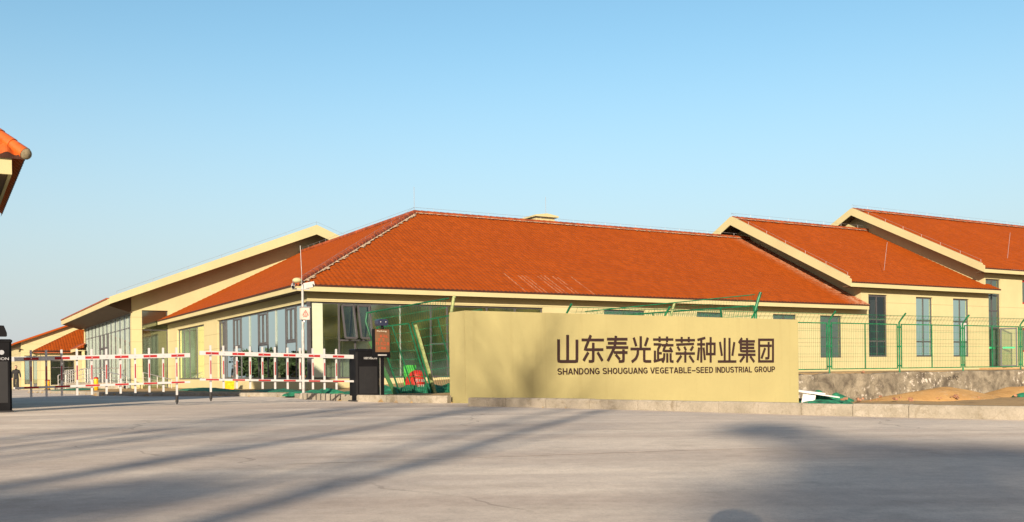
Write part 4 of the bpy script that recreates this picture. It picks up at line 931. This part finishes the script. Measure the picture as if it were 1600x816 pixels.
# ------------------------------------------------------------------ entrance steps, railings, bollards, bins
ST = thing('entrance_steps', 'low pale entrance landing with steps in front of the glass entrance', 'steps', (-3.2,36,-.1))
b = MB(); b.box(-4.0,-2.14,29.5,45,-.3,.34); b.box(-4.35,-4.0,33,45,-.3,.18); b.box(-4.7,-4.35,33,45,-.3,.03); part('landing', b, M['kerb'], ST)
RG = thing('handrail', 'stainless steel handrail with sloping sides along the entrance steps', 'railing', (-3.6,36,.3))
def rail(T, pts, h, name='rail_run'):
    b = MB()
    for p, q in zip(pts, pts[1:]):
        p = Vector(p); q = Vector(q); up = Vector((0,0,1)); n = max(1, int((q-p).length/1.1))
        for zz, rr in ((h,.030),(h*.62,.016),(h*.32,.016)): b.tube([p+up*zz, q+up*zz], rr, 6)
        for k in range(n+1): a = p.lerp(q, k/n); b.tube([a, a+up*h], .024, 6)
    return part(name, b, M['steel'], T)
rail(RG, [(-3.95,29.6,.34),(-3.95,34.2,.34)], .92); rail(RG, [(-3.95,34.2,.34),(-5.0,34.2,-.05)], .92)
rail(RG, [(-3.95,38.8,.34),(-5.0,38.8,-.05)], .92); rail(RG, [(-3.95,38.8,.34),(-3.95,44.5,.34)], .92); rail(RG, [(-2.4,29.6,.34),(-3.95,29.6,.34)], .92)
RB = thing('ramp_handrail', 'thin sloping ramp handrail beside the dark recessed glass panel', 'railing', (-2,24,0))
rail(RB, [(-3.4,29.2,.3),(-2.6,25.4,-.1)], .8); rail(RB, [(-1.6,25.8,.2),(-.4,23.5,-.25)], .75)
def bollard(name, label, x, y, h=.95, top=True, rad=.15, group=None):
    z = road_z(y); T = thing(name, label, 'bollard', (x,y,z), False, group)
    b = MB(); b.lathe([(0,0),(rad,0),(rad,h*.9),(rad*.9,h*.96),(0,h*.97)],(x,y,z+.02),12); part('body', b, M['yellow'], T)
    b = MB(); b.lathe([(rad*1.02,h*.88),(rad*1.0,h*.97),(rad*.6,h),(0,h)],(x,y,z+.025),12); part('cap', b, M['red'], T)
    b = MB(); b.lathe([(0,0),(rad*1.3,0),(rad*1.2,.06),(rad,.07)],(x,y,z),12); part('foot', b, M['rubber'], T)
    return T
bollard('bollard', 'tall yellow bollard with red cap beside the entrance handrail', -21.3, 51.0, .74, rad=.11)
bollard('bollard', 'small yellow bollard with red cap in front of the far annex', -33.6, 72.0, .72, rad=.17)
bollard('bollard', 'far yellow bollard behind the walking person', -41.3, 84.0, .9, rad=.17)
yb = (-.75, 9.0)
YB = thing('grit_bin', 'yellow plastic bin standing against the wall below the side glazing', 'bin', (yb[0],yb[1],0))
b = MB(); b.prism([(yb[0]-.20,yb[1]-.18,.0),(yb[0]+.18,yb[1]-.18,.0),(yb[0]+.20,yb[1]-.18,.40),(yb[0]-.22,yb[1]-.18,.40)],(0,.36,0)); part('body', b, M['yellow'], YB)
b = MB(); b.box(yb[0]-.24,yb[0]+.22,yb[1]-.20,yb[1]+.20,.40,.45); part('lid', b, simple('bright_yellow',(.80,.48,.03),.45), YB)

# red bell-shaped container behind the leaning fence
rr, rl_0 = -.52, -11.2
RC = thing('red_container', 'bright red rounded container with pale lettering behind the leaning fence', 'container', (rr,rl_0,.2))
z0 = .20
b = MB(); b.lathe([(0,0),(.24,0),(.25,.06),(.23,.30),(.20,.38),(0,.39)],(rr,rl_0,z0),20); bd = part('body', b, M['redpl'], RC)
b = MB(); b.lathe([(.215,.355),(.245,.37),(.245,.41),(.20,.49),(.11,.545),(0,.555)],(rr,rl_0,z0),20); part('domed_lid', b, M['redpl'], RC)
b = MB(); b.prism([(rr-.39,rl_0-.02,z0),(rr-.24,rl_0-.02,z0),(rr-.24,rl_0-.02,z0+.36),(rr-.33,rl_0-.02,z0+.37)],(0,.06,0)); part('side_flap', b, M['redpl'], RC)
b = MB(); rnd = random.Random(5)
for (z, xs) in ((.22,(-.12,-.05,.03,.11)),(.07,(-.06,.01,.08))):
    for x in xs:
        ly = rl_0-math.sqrt(max(.001,.246**2-(x)**2))-.012
        b.bar((rr+x-.02,ly,z0+z),(rr+x+.02,ly,z0+z+.07),.012,.006,(0,0,1)); b.bar((rr+x-.018,ly-.001,z0+z+.07),(rr+x+.018,ly-.001,z0+z+.0),.012,.006,(0,0,1))
part('pale_lettering', b, M['whitedirty'], bd)
GB = thing('green_sheet', 'bright green upright sheet standing behind the red container', 'sheet', (rr,-10.9,.1))
b = MB(); b.prism([(rr-.28,-10.9,.12),(rr+.12,-10.9,.12),(rr+.11,-10.88,.90),(rr-.27,-10.88,.91)],(0,.02,0)); part('panel', b, simple('bright_green',(.06,.36,.05),.5), GB)

# ------------------------------------------------------------------ green netting, sand and rubble
def drape(name, label, poly_c, rx, ry, hgt, seed, frame=True, z0=None, cat='netting', mat='netting', n=34, rot=0., group=None, power=1.6, fq=(.5,1.,.28)):
    rnd = random.Random(seed); ph = [rnd.uniform(0, 6.28) for _ in range(8)]
    b = MB(); vs = []; fs = []; m = max(8, int(n*ry/rx)) if ry < rx else n
    for j in range(m+1):
        for i in range(n+1):
            u = -1+2*i/n; v = -1+2*j/m; d = math.sqrt(u*u+v*v)
            x = rx*u; y = ry*v
            e = max(0, 1-d**power)
            wob = .5+fq[0]*math.sin(x*5.2*fq[1]+ph[0])*math.sin(y*6.1*fq[1]+ph[1])+fq[2]*math.sin(x*11*fq[1]+ph[2]+y*7)+.8*fq[2]*math.sin(y*13-x*4+ph[3])
            z = hgt*e*(.45+.55*wob) - (.06 if d > 1 else 0)
            xx = x*math.cos(rot)-y*math.sin(rot); yy = x*math.sin(rot)+y*math.cos(rot)
            vs.append((poly_c[0]+xx, poly_c[1]+yy, (poly_c[2] if len(poly_c) > 2 else 0)+z))
    for j in range(m):
        for i in range(n): a = j*(n+1)+i; fs.append((a,a+1,a+n+2,a+n+1))
    b.add(vs, fs, True)
    T = solo(name, b, M[mat], label, cat, None, group, frame, poly_c)
    return T
drape('green_netting', 'long strip of green dust netting on the verge below the far entrance handrail', (-5.6,22.5,.0), 5.5, 1.4, .10, 1, rot=1.35)
drape('green_netting', 'crumpled green dust netting heaped in front of the yellow bin', (-2.7,4.6,.10), 5.5, .8, .09, 2, rot=1.5)
drape('green_netting', 'flat green netting on the verge left of the white camera pole', (-2.2,-3.4,.1), 3.2, .7, .10, 3, rot=1.5)
drape('green_netting', 'dark green netting spread under the leaning fence panels', (-.3,-11.3,.1), 2.6, .75, .30, 4)
drape('green_netting', 'scrap of green netting between the camera pole and the black cabinet', (-2.6,-9.0,.1), 1.2, .4, .16, 5)
drape('green_netting', 'bright green netting heap at the foot of the low wall, nearest the sign', (8.45,-17.95,-.27), .75, .40, .28, 6, power=2.6)
drape('green_netting', 'small dark green netting bunch at the low wall, second from the sign', (9.4,-17.85,-.27), .45, .32, .24, 7, power=2.6)
drape('green_netting', 'flat green netting scrap lying by the white boards', (7.6,-18.9,-.25), 1.0, .4, .12, 8)
drape('green_netting', 'thin teal netting strip half buried in the sand on the far right', (16.1,-19.2,-.22), .8, .3, .14, 9)
drape('sand_pile', 'orange sand heap piled against the low concrete wall', (12.9,-18.35,-.32), 2.9, 1.25, .55, 11, cat='sand heap', mat='sand', n=60, power=1.5, fq=(.35,.28,.03))
drape('sand_pile', 'spread out low sand bank on the far right along the low wall', (19.2,-18.3,-.32), 4.6, 1.3, .50, 12, cat='sand heap', mat='sand', n=70, power=2.2, fq=(.35,.35,.06))
def slab(name, label, c, w_, d_, t_, tilt, rz, mat='board', cat='board', group=None):
    T = thing(name, label, cat, c, True, group)
    b = MB(); R3 = Matrix.Rotation(rz, 3, 'Z') @ Matrix.Rotation(tilt[0], 3, 'X') @ Matrix.Rotation(tilt[1], 3, 'Y')
    bx = MB().box(-w_/2,w_/2,-d_/2,d_/2,-t_/2,t_/2); b.add([tuple(R3 @ Vector(v)+Vector(c)) for v in bx.v], bx.f)
    bx = MB().box(-w_/2+.02,w_/2-.02,-d_/2+.02,d_/2-.02,t_/2-.002,t_/2+.004); e = MB(); e.add([tuple(R3 @ Vector(v)+Vector(c)) for v in bx.v], bx.f)
    p = part('core', b, M[mat], T); part('facing', e, M['whitedirty'], p)
    return T
slab('foam_board', 'long white board lying on top of the rubble beside the sign wall', (7.65,-18.2,.06), 1.3, .30, .03, (.12,.10), .05, group='white boards dumped by the wall')
slab('foam_board', 'second white board slanting under the topmost one beside the sign wall', (7.9,-18.38,-.02), 1.4, .28, .03, (.10,.13), -.05, group='white boards dumped by the wall')
slab('foam_board', 'short upright white board propped at the foot of the sign wall edge', (7.35,-18.6,-.17), .42, .06, .30, (.15,.1), .0, group='white boards dumped by the wall')
rnd = random.Random(21)
RBL = MB()
for k in range(60):
    r = rnd.uniform(7.3, 23); l = rnd.uniform(-19.6, -17.6); s_ = rnd.uniform(.02, .06); z = -.2+rnd.uniform(-.03,.06)
    a = rnd.uniform(0, 3); bx = MB().box(-s_,s_,-s_*.7,s_*.7,-s_*.5,s_*.5); R3 = Matrix.Rotation(a,3,'Z') @ Matrix.Rotation(rnd.uniform(-.5,.5),3,'X')
    RBL.add([tuple(R3 @ Vector(v)+Vector((r,l,z))) for v in bx.v], bx.f)
solo('rubble', RBL, M['brick'], kind='stuff', frame=True)
def rubble_lump(label, r, l, z, s_, mat, cat='rubble', seed=1):
    rn = random.Random(seed); b = MB(); b.ball((r,l,z),s_*1.3,s_,s_*.8,10,6)
    b.v = [(x+rn.uniform(-.2,.2)*s_, y+rn.uniform(-.2,.2)*s_, z_+rn.uniform(-.2,.2)*s_) for x, y, z_ in b.v]; b.sm = [False]*len(b.sm)
    return solo('broken_lump', b, M[mat], label, cat, frame=True, org=(r,l,z))
rubble_lump('dark broken brick half sunk in front of the sand heap', 12.3, -19.4, -.16, .06, 'brick', seed=2)
rubble_lump('pale broken concrete lump on the far right sand', 18.75, -19.3, -.13, .14, 'board', seed=3)
rubble_lump('brown broken brick on the far right sand beside the pale lump', 19.3, -19.2, -.12, .10, 'brick', seed=4)
rubble_lump('orange brick fragment left on top of the low wall', 11.0, -17.29, .55, .045, 'brick', seed=6)

# ------------------------------------------------------------------ people
def skin_body(name, V, E_, R_, mat, parent, root=0, sub=2):
    me = bpy.data.meshes.new(name); og = ORG[parent.name] if parent.name in ORG else Vector((0,0,0))
    me.from_pydata([tuple(Vector(v)) for v in V], E_, [])
    o = bpy.data.objects.new(name, me); COL.objects.link(o)
    o.modifiers.new('skin', 'SKIN').use_smooth_shade = True
    for i, r in enumerate(R_):
        sv = me.skin_vertices[0].data[i]; sv.radius = (r, r) if not isinstance(r, tuple) else r; sv.use_root = (i == root)
    s_ = o.modifiers.new('sub', 'SUBSURF'); s_.levels = sub; s_.render_levels = sub
    bpy.context.view_layer.update()
    me2 = bpy.data.meshes.new_from_object(o.evaluated_get(bpy.context.evaluated_depsgraph_get()))
    bpy.data.objects.remove(o); me2.materials.clear(); me2.materials.append(mat)
    for p in me2.polygons: p.use_smooth = True
    o = bpy.data.objects.new(name, me2); COL.objects.link(o); o.parent = parent
    return o
def head(parent, c, face, mat_s):
    """head with ears, nose, brow; face is the yaw the person looks along (0 = -y)"""
    b = MB(); b.ball((0,0,0), .078, .096, .118, 18, 14)
    b.v = [(x*(1-.22*max(0,-z/.118)), y*(1-.10*max(0,-z/.118)), z) for x, y, z in b.v]
    b.ball((0,-.098,-.012),.014,.022,.026,8,6); b.ball((.08,.005,-.005),.014,.02,.034,8,6); b.ball((-.08,.005,-.005),.014,.02,.034,8,6); b.ball((0,-.086,-.055),.024,.012,.009,8,6)
    R3 = Matrix.Rotation(face, 3, 'Z'); f = lambda m: [tuple(R3 @ Vector(v)+Vector(c)) for v in m.v]
    b.v = f(b); h = mesh('head', b, mat_s); o = bpy.data.objects.new('head', h); COL.objects.link(o); o.parent = parent
    b = MB()
    for s_ in (-1, 1): b.ball((s_*.03,-.086,.012),.013,.008,.008,8,6)
    b.v = f(b); e = bpy.data.objects.new('eyes', mesh('eyes', b, M['hair'])); COL.objects.link(e); e.parent = o
    b = MB(); b.ball((0,.014,.028),.086,.098,.104,18,12); b.v = [v for v in b.v]
    b.v = [(x, (y if y > -.03 or z > .06 else -.03+(y+.03)*.1), (z if z > -.05 else -.05)) for x, y, z in b.v]
    b.v = f(b); e = bpy.data.objects.new('hair', mesh('hair', b, M['hair'])); COL.objects.link(e); e.parent = o
def hand(V, E_, R_, wrist, d, up, side):
    """palm and five bent fingers appended to a skin chain list"""
    wrist, d, up, side = map(Vector, (wrist, d, up, side)); d.normalize()
    V.append(wrist); R_.append(.026); w0 = len(V)-1
    V.append(wrist+d*.055); R_.append((.030,.018)); E_.append((w0, w0+1)); pm = w0+1
    V.append(wrist+d*.09); R_.append((.032,.016)); E_.append((pm, pm+1)); pm += 1
    for k, (o, L_) in enumerate(((-.028,.066),(-.010,.076),(.010,.072),(.027,.056))):
        a = wrist+d*.095+side*o; V += [a, a+d*L_*.55-up*.008, a+d*L_-up*.03]; R_ += [.0095,.0088,.0075]; i = len(V)-3; E_ += [(pm,i),(i,i+1),(i+1,i+2)]
    a = wrist+d*.045-side*.036; V += [a, a+d*.035-side*.014-up*.01, a+d*.062-side*.012-up*.02]; R_ += [.012,.010,.008]; i = len(V)-3; E_ += [(w0+1,i),(i,i+1),(i+1,i+2)]
px_, py_ = -34.86, 70.0
PS = thing('person', 'person in black jacket and trousers walking toward the gate on the far left', 'person', (px_,py_,road_z(py_)), False, rot=.35)
V = [(0,0,.93),(0,.0,1.15),(0,.01,1.36),(0,.0,1.46),(0,-.01,1.54), (-.19,.01,1.39),(-.25,.05,1.13),(-.24,-.02,.89), (.19,.01,1.39),(.26,-.03,1.14),(.30,-.12,.92),
     (-.10,0,.90),(-.12,-.10,.50),(-.12,-.06,.09),(-.13,-.19,.04), (.10,0,.90),(.11,.04,.49),(.12,.22,.14),(.12,.12,.06)]
E2 = [(0,1),(1,2),(2,3),(3,4),(2,5),(5,6),(6,7),(2,8),(8,9),(9,10),(0,11),(11,12),(12,13),(13,14),(0,15),(15,16),(16,17),(17,18)]
R2 = [(.165,.12),(.165,.12),(.175,.115),.075,.05,.078,.056,.045,.078,.056,.045,.095,.068,.05,.045,.095,.068,.05,.045]
skin_body('body', V, E2, R2, M['cloth'], PS)
head(PS, (0,-.02,1.64), 0, M['skin'])
for w0, d in (((-.24,-.02,.89),(0,-.15,-1)),((.30,-.12,.92),(.15,-.4,-1))):
    HV, HE, HR = [], [], []; hand(HV, HE, HR, w0, d, (0,1,0), (1,0,0)); skin_body('hand', HV, HE, HR, M['skin'], PS, 0, 1)
# photographer crouching just behind the camera; only the shadow of the head falls into view
PH = thing('person', 'crouching photographer in dark clothes behind the camera, seen only by the head shadow', 'person', (.02,-.62,0), False, rot=math.pi); PH.scale = (1.3,)*3
V = [(0,.10,.34),(0,.02,.55),(0,-.06,.74),(0,-.08,.83),(0,-.10,.88), (-.18,-.05,.75),(-.22,-.18,.56),(-.10,-.34,.60), (.18,-.05,.75),(.22,-.18,.56),(.10,-.34,.60),
     (-.10,.08,.32),(-.17,-.30,.44),(-.16,-.10,.09),(-.16,-.24,.05), (.10,.08,.32),(.18,-.28,.30),(.17,.05,.10),(.17,.18,.06)]
skin_body('body', V, E2, R2, M['cloth'], PH); head(PH, (0,-.12,.98), 0, M['skin'])
for w0, s_ in (((-.10,-.34,.60),1),((.10,-.34,.60),-1)):
    HV, HE, HR = [], [], []; hand(HV, HE, HR, w0, (s_*.6,-.5,.1), (0,0,1), (0,1,0)); skin_body('hand', HV, HE, HR, M['skin'], PH, 0, 1)

# ------------------------------------------------------------------ trees behind the viewer: they cast the long shadows and stand in the reflections
def leafy_tree(x, y, h, seed, label, crown=(1.4,1.4,1.2), cz=None, nl=1500, ls=.16, group=None, name='evergreen_tree', leaf='leaf'):
    rn = random.Random(seed); T = thing(name, label, 'tree', (x,y,0), False, group); cz = cz or h-crown[2]
    b = MB(); b.tube([(x,y,-.1),(x+.05,y,cz*.5),(x,y+.03,cz),(x,y,cz+crown[2]*.5)],[.13,.11,.08,.03],8)
    lobes = []
    for k in range(9):
        a = rn.uniform(0,6.28); e = rn.uniform(-.8,.9); q = Vector((math.cos(a)*crown[0]*.6, math.sin(a)*crown[1]*.6, e*crown[2]*.7)); lobes.append((q, rn.uniform(.35,.62)))
        b.tube([(x,y,cz-crown[2]*.4), Vector((x,y,cz))+q*.9], [.05,.012], 5)
    part('trunk', b, M['bark'], T); f = MB(); vs = []; fs = []
    for i in range(nl):
        q, s_ = rn.choice(lobes); v = Vector((rn.gauss(0,1),rn.gauss(0,1),rn.gauss(0,1))).normalized()*(rn.random()**.5)
        p = Vector((x,y,cz))+q+Vector((v.x*crown[0],v.y*crown[1],v.z*crown[2]))*s_
        a = Vector((rn.gauss(0,1),rn.gauss(0,1),rn.gauss(0,1))).normalized(); c = a.orthogonal().normalized(); a *= ls*rn.uniform(.6,1.3); c *= ls*.45
        k = len(vs); vs += [p-a, p+c, p+a, p-c]; fs.append((k,k+1,k+2,k+3))
    f.add(vs, fs); part('crown', f, M[leaf], T); return T
def poplar(x, y, h, seed, label, lean=(0,0), r0=.17, kids=14, broom=26):
    rn = random.Random(seed); T = thing('bare_tree', label, 'tree', (x,y,0), False, 'bare roadside trees'); b = MB(); pts = []
    for i in range(13):
        t = i/12; pts.append(Vector((x+lean[0]*h*t*t+.10*math.sin(t*5+seed), y+lean[1]*h*t+.10*math.sin(t*4+seed*2), -.1+h*t)))
    b.tube(pts, [r0*(1-.80*(i/12)) for i in range(13)], 8); part('trunk', b, M['bark'], T)
    def limb(mb, a, d, L_, r_, lev):
        q = a; P = [a]; R_ = [r_]
        for i in range(4):
            d = (d+Vector((rn.gauss(0,.10),rn.gauss(0,.10),.10))).normalized(); q = q+d*L_/4; P.append(q); R_.append(r_*(1-.2*(i+1)))
        mb.tube(P, R_, 5 if lev == 0 else 3, False)
        if lev < 2:
            for k in range(4): limb(mb, P[1+k % 4], (d+Vector((rn.gauss(0,.6),rn.gauss(0,.6),rn.gauss(.2,.3)))).normalized(), L_*rn.uniform(.35,.6), r_*.45, lev+1)
    c = MB()
    for k in range(kids+broom):
        t = rn.uniform(.35,.80) if k < kids else rn.uniform(.78,1.0)
        i = min(int(t*12), 11); a = pts[i].lerp(pts[i+1], t*12-i); g = rn.uniform(0,6.28); u = .55 if k < kids else .75
        limb(c, a, Vector((math.cos(g)*u, math.sin(g)*u, .9)).normalized(), h*rn.uniform(.10,.19), r0*rn.uniform(.16,.30), 0)
    part('crown', c, M['bark'], T); return T
def back(x, y, z, t): return x-.194*t, y-t, z+.287*t                 # the same shadow from a tree standing t metres farther back
x, y, z = back(-8.3, -12, 9.4, 8); poplar(x, y, z, 1, 'bare poplar behind the viewer casting the leftmost long shadow', (-.05,0), .17, 6, 10)
x, y, z = back(-6.25, -12, 11.0, 16); poplar(x, y, z, 2, 'tall bare poplar behind the viewer casting the middle shadow onto the sign', (.0,0), .22, 8, 13)
x, y, z = back(-4.7, -12, 8.6, 9); poplar(x, y, z, 3, 'bare poplar behind the viewer casting the nearest shadow up to the kerb', (.05,0), .22, 5, 3)
x, y, z = back(-7.2, -15, 11.6, 10); poplar(x, y, z, 4, 'slim bare poplar behind the viewer standing farther back', (.02,0), .15, 8, 12)
x, y, z = back(-5.7, -14, 10.0, 16); poplar(x, y, z, 11, 'slim leaning bare poplar behind the viewer between the two thick ones', (.04,0), .13, 10, 8)
x, y, z = back(-7.9, -13, 9.0, 16); poplar(x, y, z, 12, 'slim bare poplar behind the viewer, second from the left', (-.02,0), .12, 10, 8)
x, y, z = back(-10.6, -16, 11.0, 20); poplar(x, y, z, 8, 'slim bare poplar behind the viewer farthest left', (.02,0), .15, 8, 8)
x, y, z = back(-5.95, -12.4, 5.0, 20); leafy_tree(x, y, z+.5, 6, 'evergreen behind the viewer shading the lower left corner', (1.0,.9,.48), z, 1400, .17)
x, y, z = back(-.85, -12.5, 5.35, 40); leafy_tree(x, y, z+.9, 5, 'tall sparse evergreen behind the viewer shading the right foreground', (1.7,1.5,.80), z, 620, .20)
x, y, z = back(-1.7, -12.0, 6.75, 36); leafy_tree(x, y, z+.4, 15, 'thin tall evergreen behind the viewer with a small high crown', (.50,.5,.36), z, 150, .17)
x, y, z = back(.3, -12.2, 5.65, 40); leafy_tree(x, y, z+.4, 16, 'narrow tall evergreen behind the viewer farthest right', (.9,.9,.30), z, 230, .19)
rn = random.Random(9)
for k in range(18):
    if k < 10: x = 37+k*2.0+rn.uniform(-1,1); y = 26-k*3.4+rn.uniform(-2,2)
    else: x = 34+(k-10)*1.2+rn.uniform(-1,1); y = 6-(k-10)*4.5+rn.uniform(-1,1)
    leafy_tree(x, y, rn.uniform(6.5,9.5), 30+k, 'olive brush tree in the row mirrored in the front glazing', (2.4,2.4,2.9), None, 1300, .42, 'brush trees beyond the right end of the road', 'brush_tree', 'leafbrush')
for k in range(9):
    x = -47-k*2.3+rn.uniform(-.5,.5); y = 78+k*.8+rn.uniform(-.8,.8)
    leafy_tree(x, y, rn.uniform(2.8,4.2), 70+k, 'low evergreen in the hedge left of the street, mirrored in the side glazing', (2.6,2.2,1.5), 1.5, 700, .35, 'hedge trees left of the street')
